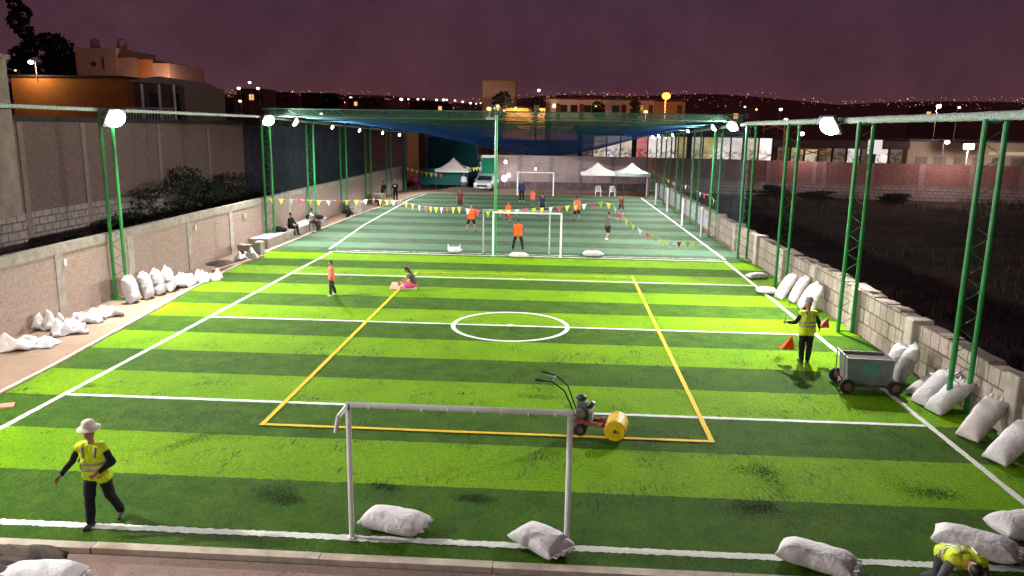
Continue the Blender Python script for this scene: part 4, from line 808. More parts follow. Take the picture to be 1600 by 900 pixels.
def chair(px, py, label):
    g = G(px, py); o = thing('plastic_chair', (g.x, 46.9, .004), label, 'chair', 'white plastic chairs at the far end', math.pi)
    for sx_ in (-1, 1):
        for sy in (-1, 1): MB().tube((sx_*.25, sy*.22, 0), (sx_*.21, sy*.19, .43), .028, .034, n=6).build('leg', WHITEP, o)
        MB().path([(sx_*.24, .2, .43), (sx_*.25, .2, .64), (sx_*.25, -.2, .66)], .025).build('armrest', WHITEP, o)
    MB().box((0, 0, .44), (.46, .44, .035)).build('seat', WHITEP, o, mods=[('BEVEL', dict(width=.015, segments=2))])
    b = MB(); 
    for x in (-.16, -.08, 0, .08, .16): b.box((x, -.22, .66), (.04, .03, .40))
    b.box((0, -.225, .87), (.44, .04, .07)); b.box((-.21, -.22, .65), (.04, .04, .44)); b.box((.21, -.22, .65), (.04, .04, .44)); b.build('backrest', WHITEP, o); return o
chair(935, 308, 'white plastic chair on the left, before the beige canopy'); chair(957, 308, 'white plastic chair on the right, between the two canopies')
# car
c = PY(757, 298, 49.6); o = thing('parked_car', (c.x, 51.6, 0), 'silver white car parked facing the far pitch beside the green banner', 'car', None, math.radians(-6)); CP = mat('silver_white_paint', (.62, .64, .68), .25, .2, .05, 3, .02, .002, .6); GL_ = mat('dark_glass', (.02, .025, .03), .08, 0, .1, 2, 0, .001, .7)
prof = [(-2.05, .28), (-2.1, .62), (-1.95, .80), (-1.05, .95), (-.45, 1.38), (.9, 1.42), (1.7, .98), (2.0, .9), (2.05, .3)]
MB().prism(prof, 'x', -.83, .83).build('body', CP, o, mods=[('BEVEL', dict(width=.09, segments=3))], smooth=False)
MB().add([(-.70, -1.08, .98), (.70, -1.08, .98), (.60, -.52, 1.36), (-.60, -.52, 1.36)], [(0, 1, 2, 3)]).build('windscreen', GL_, o)
for s_ in (-1, 1):
    MB().prism([(-.8, 1.0), (-.42, 1.31), (.85, 1.34), (1.4, 1.0)], 'x', s_*.825, s_*.845).build('side_window', GL_, o)
    MB().ell((s_*.6, -2.03, .68), (.20, .09, .10)).build('headlight', mat('headlight_glass', (.8, .82, .85), .1, 0, .05), o, smooth=True)
    MB().box((s_*.92, -.75, 1.0), (.16, .1, .12)).build('mirror', CP, o)
    for y in (-1.3, 1.3):
        R = Matrix.Rotation(math.pi/2, 3, 'Y'); wq = MB().lathe([(.18, -.1), (.3, -.11), (.32, -.07), (.32, .07), (.3, .11), (.18, .1)], (s_*.76, y, .32), 22, R).build('wheel', TY, o, smooth=True); MB().lathe([(.001, -.105), (.18, -.1), (.18, .1), (.001, .105)], (s_*.76, y, .32), 16, R).build('rim', STL, wq)
MB().box((0, -2.10, .52), (1.0, .05, .16)).build('grille', GL_, o); MB().box((0, -2.125, .36), (.5, .02, .12)).build('number_plate', WHITEP, o)
o = thing('green_banner', (PY(763, 300, 52.5).x, 52.5, 0), 'tall green banner with white head standing behind the parked car', 'banner'); MB().bb((-.65, -.03, .8), (.65, .03, 3.0)).build('banner_cloth', cm('banner_green', (.01, .20, .11)), o); MB().bb((-.68, -.04, 3.003), (.68, .04, 3.25)).build('banner_head', WHITEP, o); MB().bb((-.5, -.045, 1.0), (.5, -.033, 1.5)).build('pale_panel', cm('pale_green', (.3, .5, .42)), o)
for x in (-.62, .62): MB().tube((x, .06, 0), (x, .06, 3.1), .03, n=6).build('stake', STL, o)
o = thing('poster_board', (PY(745, 300, 52.2).x-.4, 52.9, 0), 'white board with dark posters between the canopy and the green banner', 'board')
t = NT('poster_pattern'); v = t.n('ShaderNodeTexVoronoi'); v.inputs['Scale'].default_value = 4.5; t.l(t.obj(), v.inputs['Vector']); sp_ = t.n('ShaderNodeSeparateColor'); t.l(v.outputs['Color'], sp_.inputs[0]); PST = t.pbr(t.mix(t.ramp(sp_.outputs[0], .55, .6), (.72, .70, .78), (.08, .07, .12)), .6)
MB().bb((-.85, -.02, 1.3), (.85, .02, 2.9)).build('board_face', PST, o)
for x in (-.8, .8): MB().tube((x, .05, 0), (x, .05, 2.95), .03, n=6).build('stake', STL, o)
heap('rubble_heap', (-7.8, 49.6), 2.6, .38, mat('brown_rubble', (.11, .075, .06), .9, 0, .5, 5), 'low brown heap of rubble before the far left canopy', 'rubble heap', 8)
# far brick wall
w = thing('far_brick_wall', (0, 53.6, 0), 'grey purple brick wall closing the far end behind the canopies', 'wall')
MB().bb((-9, 0, 0), (9.6, .25, 3.25)).build('brick_panel', BRICKY, w)
for x in (-6, -2.6, .5, 3.4, 6.4): MB().bb((x-.14, -.06, 0), (x+.14, -.003, 3.2)).build('column', mat('grey_wall_column', (.24, .2, .2), .9), w)
MB().bb((-9, -.08, 0), (9.6, -.004, .72)).build('dark_base', mat('dark_plinth', (.12, .09, .10), .9, 0, .4, 2), w)
w = thing('red_brick_wall', (0, 0, 0), 'long dark red brick wall with pale plinth beyond the empty lot at right', 'wall')
pw = [(9.7, 53.6), (16.5, 52.5), (25, 50.0), (33, 48.6), (41, 47.6), (56, 46)]
for (xa, ya), (xb, yb) in zip(pw, pw[1:]):
    d = Vector((xb-xa, yb-ya, 0)); L = d.length; R = Matrix.Rotation(math.atan2(d.y, d.x), 3, 'Z'); q = Vector((xa, ya, 0))
    def wb(u0, u1, t0, t1, z0, z1, name, m):
        b = MB(); vs = [q+R@Vector((u, v, z)) for u in (u0, u1) for v in (t0, t1) for z in (z0, z1)]; b.add(vs, [(0, 1, 3, 2), (4, 6, 7, 5), (0, 4, 5, 1), (2, 3, 7, 6), (0, 2, 6, 4), (1, 5, 7, 3)]); return b.build(name, m, w)
    wb(0, L-.01, 0, .25, 1.30, 3.25, 'brick_panel', BRICKR); wb(0, L-.01, -.04, .25, -.1, 1.297, 'stone_plinth', BLOCKY)
    for k in range(int(L//4)+1): wb(k*4+.1, k*4+.45, -.03, -.002, 1.31, 3.24, 'column', mat('faded_column', (.42, .27, .25), .9))

# ------------------------------------------------------------------ lit market behind the wall
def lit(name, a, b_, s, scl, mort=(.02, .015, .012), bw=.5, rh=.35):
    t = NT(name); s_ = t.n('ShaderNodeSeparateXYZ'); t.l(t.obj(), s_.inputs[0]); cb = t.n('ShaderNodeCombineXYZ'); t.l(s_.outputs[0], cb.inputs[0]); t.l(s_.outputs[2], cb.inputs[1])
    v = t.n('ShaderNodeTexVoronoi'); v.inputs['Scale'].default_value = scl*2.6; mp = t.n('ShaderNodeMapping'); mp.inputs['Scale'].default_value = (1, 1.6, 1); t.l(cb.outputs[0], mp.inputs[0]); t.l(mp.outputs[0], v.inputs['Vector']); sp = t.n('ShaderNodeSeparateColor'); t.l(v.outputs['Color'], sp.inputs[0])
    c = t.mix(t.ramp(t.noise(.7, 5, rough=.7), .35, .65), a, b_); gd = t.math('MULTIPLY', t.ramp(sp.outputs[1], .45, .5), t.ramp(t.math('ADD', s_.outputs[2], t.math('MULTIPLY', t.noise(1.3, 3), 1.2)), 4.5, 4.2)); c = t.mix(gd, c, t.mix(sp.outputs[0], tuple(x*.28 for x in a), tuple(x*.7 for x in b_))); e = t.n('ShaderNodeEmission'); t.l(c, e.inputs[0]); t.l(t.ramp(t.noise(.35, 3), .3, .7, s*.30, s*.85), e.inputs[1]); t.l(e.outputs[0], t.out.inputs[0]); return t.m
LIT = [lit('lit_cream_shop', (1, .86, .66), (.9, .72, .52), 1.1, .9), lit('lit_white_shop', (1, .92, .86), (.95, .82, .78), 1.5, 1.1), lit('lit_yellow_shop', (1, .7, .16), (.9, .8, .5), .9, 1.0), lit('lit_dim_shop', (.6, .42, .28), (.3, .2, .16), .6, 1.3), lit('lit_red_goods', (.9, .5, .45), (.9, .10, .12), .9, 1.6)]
ROOF = mat('dark_corrugated_roof', (.05, .04, .045), .7, .2, .3, 2); POSTM = mat('dark_market_post', (.045, .03, .026), .8)
mk = thing('market_hall', (0, 66, 0), 'open market hall with bright lit stalls behind the far wall, under the blue net', 'market hall')
a = PY(905, 240, 66).x; c = PY(1205, 240, 66).x; n = 14
for k in range(n):
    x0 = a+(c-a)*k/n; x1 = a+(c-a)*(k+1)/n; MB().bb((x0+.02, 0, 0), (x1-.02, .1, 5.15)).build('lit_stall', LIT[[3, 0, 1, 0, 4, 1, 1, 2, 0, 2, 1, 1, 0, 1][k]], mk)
for k in range(n+1):
    x = a+(c-a)*k/n; MB().bb((x-.06 if k % 4 else x-.26, -.5, 0), (x+.06 if k % 4 else x+.26, -.2, 5.2)).build('post', POSTM, mk)
MB().prism([(-1.2, 5.2), (8, 6.0), (8, 6.2), (-1.2, 5.4)], 'x', a-.5, c+.5).build('roof', ROOF, mk)
mk2 = thing('market_shed', (0, 70, 0), 'long low lit shed with stored goods at the right behind the red wall', 'shed'); a = PY(1212, 240, 70).x; c = PY(1410, 240, 70).x; n = 9
for k in range(n):
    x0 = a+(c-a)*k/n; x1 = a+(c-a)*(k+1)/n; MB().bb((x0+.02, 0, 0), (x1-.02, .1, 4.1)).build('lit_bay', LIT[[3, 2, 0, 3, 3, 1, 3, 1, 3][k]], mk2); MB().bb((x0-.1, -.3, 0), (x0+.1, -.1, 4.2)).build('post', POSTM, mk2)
MB().bb((a-.5, -.6, 4.2), (c+.5, 4, 5.0)).build('roof', mat('pinkish_fascia', (.12, .08, .085), .8), mk2)
wh = thing('warehouse', (0, 72, 0), 'pale low warehouse at the far right edge behind the red wall', 'warehouse'); a = PY(1418, 240, 72).x; c = PY(1640, 240, 72).x; MB().bb((a, 0, 0), (c, 10, 5.0)).build('wall', mat('cream_wall', (.34, .25, .19), .9), wh); MB().bb((a-.2, -.5, 5.003), (c+.2, 10.2, 5.25)).build('roof', ROOF, wh); 
for x in np.linspace(a+1, c-2, 7): MB().bb((x, -.06, 1.0), (x+1.3, -.003, 3.3)).build('shutter', mat('grey_shutter', (.16, .13, .12), .7), wh)
MB().bb((PY(1545, 240, 72).x, -.08, 3.6), (PY(1600, 240, 72).x, -.01, 4.0)).build('lit_strip', emat('dim_warm_strip', (.8, .6, .35), .6), wh)
g = PY(1367, 230, 68); o = thing('lit_sign', (g.x, 68, 0), 'blank white lit square sign above the shed at right', 'sign'); MB().bb((-.75, -.08, g.z-.75), (.75, .08, g.z+.8)).build('sign_face', emat('sign_light', (1, .88, .88), .85), o); MB().tube((0, .12, 0), (0, .12, g.z), .06).build('sign_pole', POSTM, o)
ym = mat('yellow_frame_paint', (.62, .36, .03), .6)
for px, py, sz, lab in ((1210, 200, 1.2, 'yellow steel gantry above the market roof'), (1270, 243, 1.5, 'yellow loader frame among the shed goods')):
    g = PY(px, py, 69.2); o = thing('yellow_frame', (g.x, 69.2, 0), lab, 'frame', 'yellow steel frames at the market'); b = MB(); h = g.z+sz*.5
    for x in (-sz, sz): b.tube((x, 0, 0), (x, 0, h), .08, n=6)
    b.tube((-sz, 0, h), (sz, 0, h), .1, n=6); b.tube((-sz, 0, h-.8), (sz, 0, h), .07, n=6); b.tube((-sz, 0, h), (sz, 0, h-.8), .07, n=6); b.build('steel_bars', ym, o)
# yellow lit wall strip left of the market, small hut, brown building, tan tower
o = thing('yellow_wall', (0, 64, 0), 'dull yellow lit wall below the blue net left of the market', 'wall'); a = PY(768, 245, 64).x; c = PY(902, 245, 64).x; MB().bb((a, 0, 0), (c, .3, 4.45)).build('wall_panel', brick('yellow_slats', (.50, .30, .07), (.40, .24, .06), (.2, .12, .04), .3, 5, 'x', .03), o); MB().bb((a, -.3, 4.453), (c, .4, 4.6)).build('cap', POSTM, o)
g = PY(833, 245, 60); o = thing('guard_hut', (g.x, 60, 0), 'small beige hut with two dark slots in front of the yellow wall', 'hut'); MB().bb((-1.15, 0, 0), (1.15, 2, 4.05)).build('wall', mat('hut_plaster', (.36, .28, .22), .9), o); MB().prism([(-1.3, 4.053), (1.3, 4.053), (0, 4.5)], 'y', -.2, 2.2).build('roof', ROOF, o)
for x in (-.7, .55): MB().bb((x-.1, -.05, 2.9), (x+.1, -.003, 3.8)).build('slot_window', POSTM, o)
o = thing('tan_house', (PY(645, 240, 62).x, 62, 0), 'narrow tan lit house wall behind the teal corner pole', 'house'); MB().bb((-.65, 0, 0), (.65, 6, 5.4)).build('wall', mat('tan_plaster', (.75, .36, .15), .9), o); MB().bb((.653, .02, 0), (1.3, 5, 5.2)).build('side_wall', POSTM, o); MB().bb((-.75, -.1, 5.41), (.75, 6.1, 5.55)).build('roof', ROOF, o)
o = thing('brown_house', (PY(735, 240, 68).x, 68, 0), 'low dark brown house with pale panels behind the far left canopy', 'house'); MB().bb((-3.2, 0, 0), (3, 6, 4.6)).build('wall', mat('brown_plaster', (.16, .08, .05), .9), o)
for x, z, m in ((-2.2, 3.2, (.42, .30, .2)), (.9, 3.4, (.55, .40, .16))): MB().bb((x, -.08, z-.6), (x+1.3, -.003, z+.6)).build('pale_panel', mat('panel%d' % int(z*10), m, .9), o)
MB().bb((-3.3, -.3, 4.61), (3.1, 6.1, 4.8)).build('roof', ROOF, o)

# ------------------------------------------------------------------ left neighbours
w = thing('neighbour_brick_wall', (-19, 0, 0), 'tall dusty brown brick wall across the side lot at left', 'wall'); Zt = 5.75
MB().bb((-.3, 2.9, 2.35), (0, 27, Zt)).build('brick_panel', BRICKD, w); MB().bb((-.3, 2.9, 0), (.03, 16.5, 2.347)).build('block_base', BLOCKD, w); MB().bb((-.3, 16.51, 0), (.02, 27, 2.347)).build('brick_base', BRICKD, w)
for y in (6.2, 10.1, 16.4, 22): MB().bb((-.02, y-.15, .02), (.035, y+.15, Zt-.02)).build('column', mat('brown_column', (.23, .16, .14), .9), w)
MB().bb((-.5, 2.9, Zt+.003), (.12, 27, Zt+.22)).build('dark_coping', mat('dark_coping', (.035, .035, .035), .9), w)
o = thing('dark_wall', (-19, 0, 0), 'wall coloured dark for missing light, continuing the brown brick wall towards the far end', 'wall'); MB().bb((-.3, 27.02, 0), (-.04, 58, Zt-.2)).build('wall_panel', mat('shade_dark_plaster', (.045, .04, .055), .95, 0, .4, 1.2, .3, .02, .1, (.09, .06, .06)), o); MB().bb((-.35, 27.02, Zt-.197), (.0, 58, Zt-.05)).build('coping', mat('dark_coping', (.035, .035, .035)), o)  # far stretch coloured dark, fading light put into the plaster colour
o = thing('block_house', (-17, 0, 0), 'grey plastered block house corner at the left frame edge', 'house'); MB().bb((-6, -9, 2.6), (0, 3.15, 7.75)).build('upper_wall', mat('grey_plaster', (.27, .215, .18), .9, 0, .25, 2, .3, .01, .2, (.19, .14, .12)), o); MB().bb((-6, -9, 0), (.04, 3.19, 2.597)).build('block_base', BLOCKD, o); MB().bb((-6.1, -9.1, 7.753), (.1, 3.25, 7.9)).build('parapet', mat('grey_column', (.22, .17, .145)), o)
OR_ = mat('orange_plaster', (.46, .155, .028), .9, 0, .15, 1.5); a = PY(20, 150, 45).x; c = PY(196, 150, 45).x; e = PY(275, 150, 45).x
o = thing('orange_house', (0, 45, 0), 'orange plastered house with balcony beyond the brown wall at left', 'house'); MB().bb((a, 0, 0), (c, 10, 9.6)).build('orange_wall', OR_, o); MB().bb((a-.1, -.15, 9.603), (c+.05, 10, 9.75)).build('roof_edge', POSTM, o)
MB().bb((c+.02, 1.6, 0), (e, 10, 9.2)).build('balcony_wall', mat('grey_beige_plaster', (.26, .21, .17), .9), o); MB().prism([(c, 9.3), (e+.2, 9.05), ((c+e)/2+.9, 9.75)], 'y', -.3, 9).build('pitched_roof', mat('pale_roof', (.40, .36, .36), .8), o); MB().bb((c, -.2, 5.7), (e, 1.6, 6.0)).build('balcony_slab', mat('pale_roof', (.40, .36, .36)), o)
b = MB(); [b.tube((x, -.1, 6.0), (x, -.1, 7.0), .05, n=6) for x in np.linspace(c+.1, e-.1, 17)]; b.bb((c, -.16, 7.0), (e, -.04, 7.12)); b.build('balustrade', WHITEP, o)
for x in (c+1.6, e-1.4, e-.1): MB().tube((x, -.1, 6), (x, -.1, 9.1), .10, n=8).build('porch_post', WHITEP, o)
for x in (c+1.3, e-1.2): MB().bb((x, 1.52, 6.1), (x+.75, 1.597, 8.4)).build('dark_window', GL_, o)
PKP = mat('pink_plaster', (.36, .20, .16), .9, 0, .15, 1.5); a = PY(118, 90, 58).x; c = PY(182, 90, 58).x; d = PY(212, 90, 58).x; e = PY(263, 90, 58).x; z1 = PY(118, 74, 58).z; z2 = PY(200, 90, 58).z
o = thing('pink_house', (0, 58, 0), 'stepped pinkish house with roof tanks rising behind the orange house', 'house'); MB().bb((a, 0, 0), (c, 8, z1)).build('upper_wall', PKP, o); MB().bb((c+.003, .05, 0), (d, 8, z2)).build('lower_wall', PKP, o); MB().bb((d+.003, .1, 0), (PY(236, 90, 58).x, 8, z2-.15)).build('orange_wall', mat('dull_orange_plaster', (.42, .14, .05), .9), o); MB().bb((PY(236, 90, 58).x+.003, .12, 0), (e, 8, z2-.5)).build('side_wall', PKP, o)
MB().bb((PY(160, 90, 58).x, -.05, z2-1.2), (PY(160, 90, 58).x+.15, -.003, z1-.9)).build('drain_pipe', POSTM, o); MB().ell((PY(147, 100, 58).x, -.02, PY(147, 100, 58).z), (.28, .05, .28)).build('round_vent', POSTM, o)
for px in (131, 174):
    x = PY(px, 68, 58).x; MB().lathe([(.001, 1.15), (.2, 1.1), (.45, .9), (.5, .1), (.45, 0), (.001, 0)], (x, 2, z1), 14).build('water_tank', mat('pink_tank', (.38, .24, .2), .7), o, smooth=True)

# ------------------------------------------------------------------ distant buildings
CRM = mat('far_cream_wall', (.58, .43, .37), .9, 0, .15, .6); WDK = mat('far_window', (.03, .02, .018), .2)
o = thing('long_school_building', (0, 130, 0), 'long pale building with dark windows on the skyline right of centre', 'building'); a = PY(853, 157, 130).x; c = PY(1072, 157, 130).x; H1 = 11.4
MB().bb((a, 0, 0), (c-6, 9, H1)).build('wall', CRM, o); MB().bb((c-5.99, .5, 0), (c, 9, H1-.1)).build('wing_wall', mat('far_brown_wall', (.50, .27, .15), .9), o); MB().bb((a-.3, -.4, H1+.003), (c+.2, 9.3, H1+.3)).build('roof_slab', mat('red_roof_edge', (.12, .04, .035), .9), o)
for px in (881, 897, 918, 962, 1000): 
    x = PY(px, 165, 130).x; f_ = MB().bb((x-.65, -.08, 8.9), (x+.65, -.003, 10.4)).build('window', WDK, o)
for px in (872, 909, 975, 1017, 1062):
    x = PY(px, 165, 130).x; MB().bb((x-.4, -.08, 7.6), (x+.4, -.003, 10.6)).build('door', mat('far_red_door', (.16, .05, .035), .8), o)
for px in (866, 931): MB().ell((PY(px, 163, 130).x, -.12, 10.2), (.25, .1, .3)).build('wall_lamp', emat('warm_lamp', (1, .72, .42), 9), o)
o = thing('tall_block', (0, 132, 0), 'pale blank tower block above the net left of the skyline centre', 'building'); a = PY(754, 127, 132).x; c = PY(805, 127, 132).x; z = PY(780, 127, 132).z; MB().bb((a, 0, 0), (c, 8, z)).build('wall', CRM, o); MB().bb((a-.1, -.1, z+.003), (c+.1, 8.1, z+.25)).build('parapet', mat('far_brown_wall', (.5, .27, .15)), o); MB().bb((c-1.6, -.06, z-4), (c-.9, -.003, z-2.5)).build('window', WDK, o)
o = thing('yellow_lit_wall', (0, 126, 0), 'yellowish lit wall on the skyline between the tower block and the long building', 'wall'); a = PY(785, 170, 126).x; c = PY(852, 170, 126).x; z = PY(820, 169, 126).z; MB().bb((a, 0, 0), (c, 4, z)).build('wall_panel', mat('yellow_far_wall', (.60, .36, .12), .9), o); MB().bb((a, -.1, z+.003), (c, 4, z+.25)).build('cap', WDK, o)
for i, (x0, x1, y0, Y) in enumerate(((415, 452, 145, 170), (470, 520, 146, 220), (370, 412, 140, 150), (545, 600, 154, 230), (640, 700, 160, 210), (1120, 1180, 170, 160), (1440, 1500, 168, 180), (300, 345, 150, 140))):
    a = PY(x0, y0, Y); c = PY(x1, y0, Y); gz = terr(a.x, Y)-.5; o = thing('far_house', (a.x, Y, gz), ['pale low house on the skyline above the left truss end', 'long dark house on the skyline under two street lamps', 'small grey house on the skyline behind the twin street lamps', 'low house on the skyline among the orange lamps', 'low house on the skyline left of the tower block', 'dark house above the right truss end', 'house with a lit edge at the right skyline', 'low house beside the dark tree at left'][i], 'house', 'small far houses on the skyline')
    MB().bb((0, 0, 0), (c.x-a.x, 7, a.z-gz)).build('wall', mat('far_house_%d' % (i % 3), [(.16, .075, .06), (.10, .045, .04), (.22, .12, .09)][i % 3], .9), o); MB().bb((-.2, -.2, a.z-gz+.003), (c.x-a.x+.2, 7.2, a.z-gz+.25)).build('roof', WDK, o)
    for k in range(3): MB().bb(((c.x-a.x)*(.15+.3*k), -.06, a.z-gz-2.2), ((c.x-a.x)*(.15+.3*k)+1.0, -.003, a.z-gz-1.0)).build('window', emat('far_window_glow', (1, .5, .2), 1.2) if (k+i) % 3 == 0 else WDK, o)

# ------------------------------------------------------------------ street lamps and other lamps
LW_ = emat('street_white', (1, .84, .66), 5); LO_ = emat('street_orange', (1, .52, .16), 3.2); LB = emat('street_big_orange', (1, .40, .05), 4.5); LWW = emat('street_near_white', (1, .95, .9), 16)
PM = mat('lamp_pole_metal', (.22, .17, .15), .6, .3)
def slamp(px, py, Y, r, m, label, cat='street lamp', group='street lamps on the skyline', base=None, watts=0, col=(1, .6, .3)):
    p = PY(px, py, Y); gz = terr(p.x, Y) if base is None else base; o = thing('street_lamp', (p.x, Y, gz), label, cat, group); h = p.z-gz
    MB().path([(0, .6, 0), (0, .6, h+r*.6), (0, .1, h+r*.9)], max(.05, r*.16), 6).build('lamp_pole', PM, o); MB().ell((0, 0, h), (r, r, r*.8)).build('lamp_head', m, o, smooth=True); MB().ell((0, .05, h+r*.75), (r*.9, r*.9, r*.3)).build('lamp_hood', PM, o, smooth=True)
    if watts:
        L = bpy.data.lights.new('lamp_light', 'POINT'); L.energy = watts; L.color = col; L.shadow_soft_size = r; lo = bpy.data.objects.new('lamp_light', L); COL.objects.link(lo); lo.parent = o; lo.location = (0, -r*1.4-(1.6 if base == 3.2 else .1), h-r*1.2-.1)  # wall-top lamps: light set forward, added to brighten the red wall
    return o
ORD = ['first', 'second', 'third', 'fourth', 'fifth', 'sixth', 'seventh', 'eighth', 'ninth', 'tenth', 'eleventh', 'twelfth', 'thirteenth', 'fourteenth', 'fifteenth', 'sixteenth', 'seventeenth', 'eighteenth', 'nineteenth', 'twentieth']
row = [(462, 147, .5), (488, 148, .8), (538, 160, .45), (548, 153, .85), (553, 167, .4), (593, 155, .85), (627, 155, .95), (638, 155, .55), (653, 155, .6), (662, 155, .5), (682, 156, .7), (693, 156, .8), (698, 156, .6), (711, 157, .55), (723, 159, .6), (735, 161, .7), (744, 162, .4), (751, 161, .5)]
for i, (x, y, r) in enumerate(row): slamp(x, y, 250, r*.60, LO_ if i in (1, 2, 4, 17) else LW_, f'street lamp in the skyline row left of the tower block, {ORD[i]} from the left')
for px, py, Y, r, m, lab in ((48, 97, 44.3, .21, LWW, 'bright lamp above the orange house at the far left'), (24, 110, 62, .12, LO_, 'faint small lamp at the top of the left frame edge'), (272, 125, 56, .16, LW_, 'white lamp at the porch roof corner of the orange house'), (283, 147, 57, .17, LW_, 'white lamp right of the balcony'), (275, 162, 55, .09, LO_, 'tiny orange lamp under the white one by the balcony'), (373, 138, 110, .3, LW_, 'left lamp of the lamps above the left rolled net'), (390, 129, 112, .26, LW_, 'highest lamp of the lamps above the left rolled net'), (403, 138, 114, .28, LW_, 'right lamp of the lamps above the left rolled net'), (375, 158, 108, .24, LW_, 'lowest lamp of the lamps above the left rolled net'),
    (764, 170, 120, .45, LO_, 'warm round lamp left of the dark tree at the tower block'), (778, 166, 122, .3, LO_, 'warm lamp touching the dark tree at the tower block'), (788, 173, 118, .25, LO_, 'small warm lamp right of the dark tree at the tower block'), (842, 141, 140, .32, LW_, 'white lamp high above the small round tree'), (846, 171, 124, .28, LO_, 'lamp at the left end of the long building'), (806, 169, 124, .25, LO_, 'lamp on the yellowish lit wall'),
    (1041, 150, 112, .72, LB, 'big glowing orange lamp over the long building'), (1009, 175, 112, .35, LO_, 'warm lamp low in front of the long building'), (829, 190, 100, .2, LW_, 'small lamp below the long building seen through the net'), (502, 178, 150, .35, LW_, 'lamp just above the net near the left truss end'), (1164, 167, 150, .22, LW_, 'small lamp on the right hillside above the truss end'), (1182, 171, 150, .25, LO_, 'one of the warm lamps right of the truss end'),
    (1220, 171, 120, .3, LW_, 'white lamp above the right rolled net, left of the big floodlight'), (1228, 187, 90, .28, LW_, 'lamp just on the right rolled net, left of the big floodlight'), (1253, 209, 51.3, .22, LWW, 'white lamp below the right rolled net'), (1467, 166, 100, .34, LWW, 'tall pole lamp rising above the right rolled net'), (1497, 188, 120, .2, LW_, 'small lamp between the tall pole lamp and the nearest right mast'), (1412, 224, 74, .25, LWW, 'white pole lamp in the middle of the shed'), (1480, 222, 47.6, .2, LWW, 'round lamp left of the dazzling flood at the warehouse'), (1541, 197, 130, .2, LO_, 'orange lamp behind the nearest right mast'), (1499, 168, 105, .2, LW_, 'faint lamp right of the tall pole lamp')):
    wt = {48: (420, (1, .8, .55)), 272: (700, (1, .75, .5)), 283: (700, (1, .75, .5)), 1041: (3200, (1, .45, .12)), 764: (900, (1, .72, .45)), 778: (900, (1, .78, .6)), 846: (900, (1, .7, .5)), 1009: (900, (1, .7, .5)), 806: (900, (1, .65, .3)), 1412: (900, (1, .85, .7)), 1480: (620, (1, .80, .76)), 1253: (620, (1, .80, .76)), 1467: (1500, (1, .85, .75))}.get(px, (0, (1, 1, 1)))
    slamp(px, py, Y, r, m, lab, group='single lamps around the town', base=9.3 if px == 48 else 3.2 if px in (1253, 1480) else 0 if Y < 100 else None, watts=wt[0], col=wt[1])
g = PY(1514, 229, 69); o = thing('yard_flood', (g.x, 69, 0), 'dazzling wide flood lamp at the warehouse, left of the nearest right mast', 'flood lamp'); MB().box((0, 0, g.z), (1.15, .3, .62)).build('lamp_face', emat('yard_flood_light', (1, .96, .92), 15), o, mods=[('BEVEL', dict(width=.12, segments=2))]); MB().tube((0, .2, 0), (0, .2, g.z), .07).build('lamp_pole', PM, o); MB().box((0, .2, g.z), (1.0, .1, .55)).build('lamp_case', PM, o); L = bpy.data.lights.new('lamp_light', 'POINT'); L.energy = 3000; L.color = (1, .9, .8); L.shadow_soft_size = .3; lo = bpy.data.objects.new('lamp_light', L); COL.objects.link(lo); lo.parent = o; lo.location = (0, -.5, g.z)
for i, (px, py, r, lab) in enumerate(((790, 253, .14, 'hanging white bulb above the parked car'), (788, 279, .24, 'large low white bulb right of the parked car'), (795, 274, .16, 'smaller white bulb touching the large low one'), (837, 264, .09, 'tiny bulb above the farthest goal'), (929, 261, .1, 'small bulb at the peak of the beige canopy'), (975, 266, .1, 'small bulb at the left of the corner canopy'), (998, 265, .1, 'small bulb at the right of the corner canopy'))):
    g = PY(px, py, 52.4); o = thing('stall_bulb', (g.x, 52.4, 0), lab, 'bulb', 'bulbs at the far end stalls'); MB().ell((0, 0, g.z), (r, r, r*1.25)).build('bulb_glass', LWW, o, smooth=True); MB().tube((0, .0, 0), (0, .0, g.z-r), .025, n=6).build('bulb_stand', PM, o)

# ------------------------------------------------------------------ trees and shrubs
LEAF = mat('dark_leaf', (.020, .030, .014), .7, 0, .4, 2); LEAF2 = mat('night_leaf', (.018, .020, .014), .8, 0, .4, 2); BARK = mat('bark', (.05, .035, .028), .9)
def leaves(blobs, n, size, seed):
    r = np.random.default_rng(seed); b = MB(); wts = np.array([q[3]*q[4]*q[5] for q in blobs])**.7; wts /= wts.sum()
    for _ in range(n):
        q = blobs[r.choice(len(blobs), p=wts)]; d = r.normal(size=3); d /= np.linalg.norm(d); rad = r.uniform(.45, 1.08)**.6; c = Vector((q[0]+d[0]*q[3]*rad, q[1]+d[1]*q[4]*rad, q[2]+d[2]*q[5]*rad)); u = Vector(r.normal(size=3)).normalized(); v = u.orthogonal().normalized(); s_ = size*r.uniform(.5, 1.3)
        b.add([c-u*s_, c+v*s_*.45, c+u*s_, c-v*s_*.45], [(0, 1, 2, 3)])
    return b
def tree(loc, H, blobs, n, size, label, seed, cat='tree', m=LEAF2, name='tree', group=None):
    o = thing(name, loc, label, cat, group); b = MB(); top = max(q[2] for q in blobs); b.tube((0, 0, -.3), (0, 0, top*.6), H*.028, H*.014, n=8)
    for q in blobs[:6]: b.tube((0, 0, top*.35), (q[0], q[1], q[2]), H*.012, H*.004, n=5)
    b.build('trunk', BARK, o); leaves(blobs, n, size, seed).build('crown', m, o, fix=False); return o
def blobs(w, z0, z1, n, seed, taper=.6):
    r = random.Random(seed); L = []
    for i in range(n):
        t = (i+.5)/n; ww = w*(1-taper*t); L.append((r.uniform(-.45, .45)*ww, r.uniform(-.45, .45)*ww, z0+(z1-z0)*t, ww*r.uniform(.35, .6), ww*r.uniform(.35, .6), (z1-z0)/n*r.uniform(.8, 1.3)))
    return L
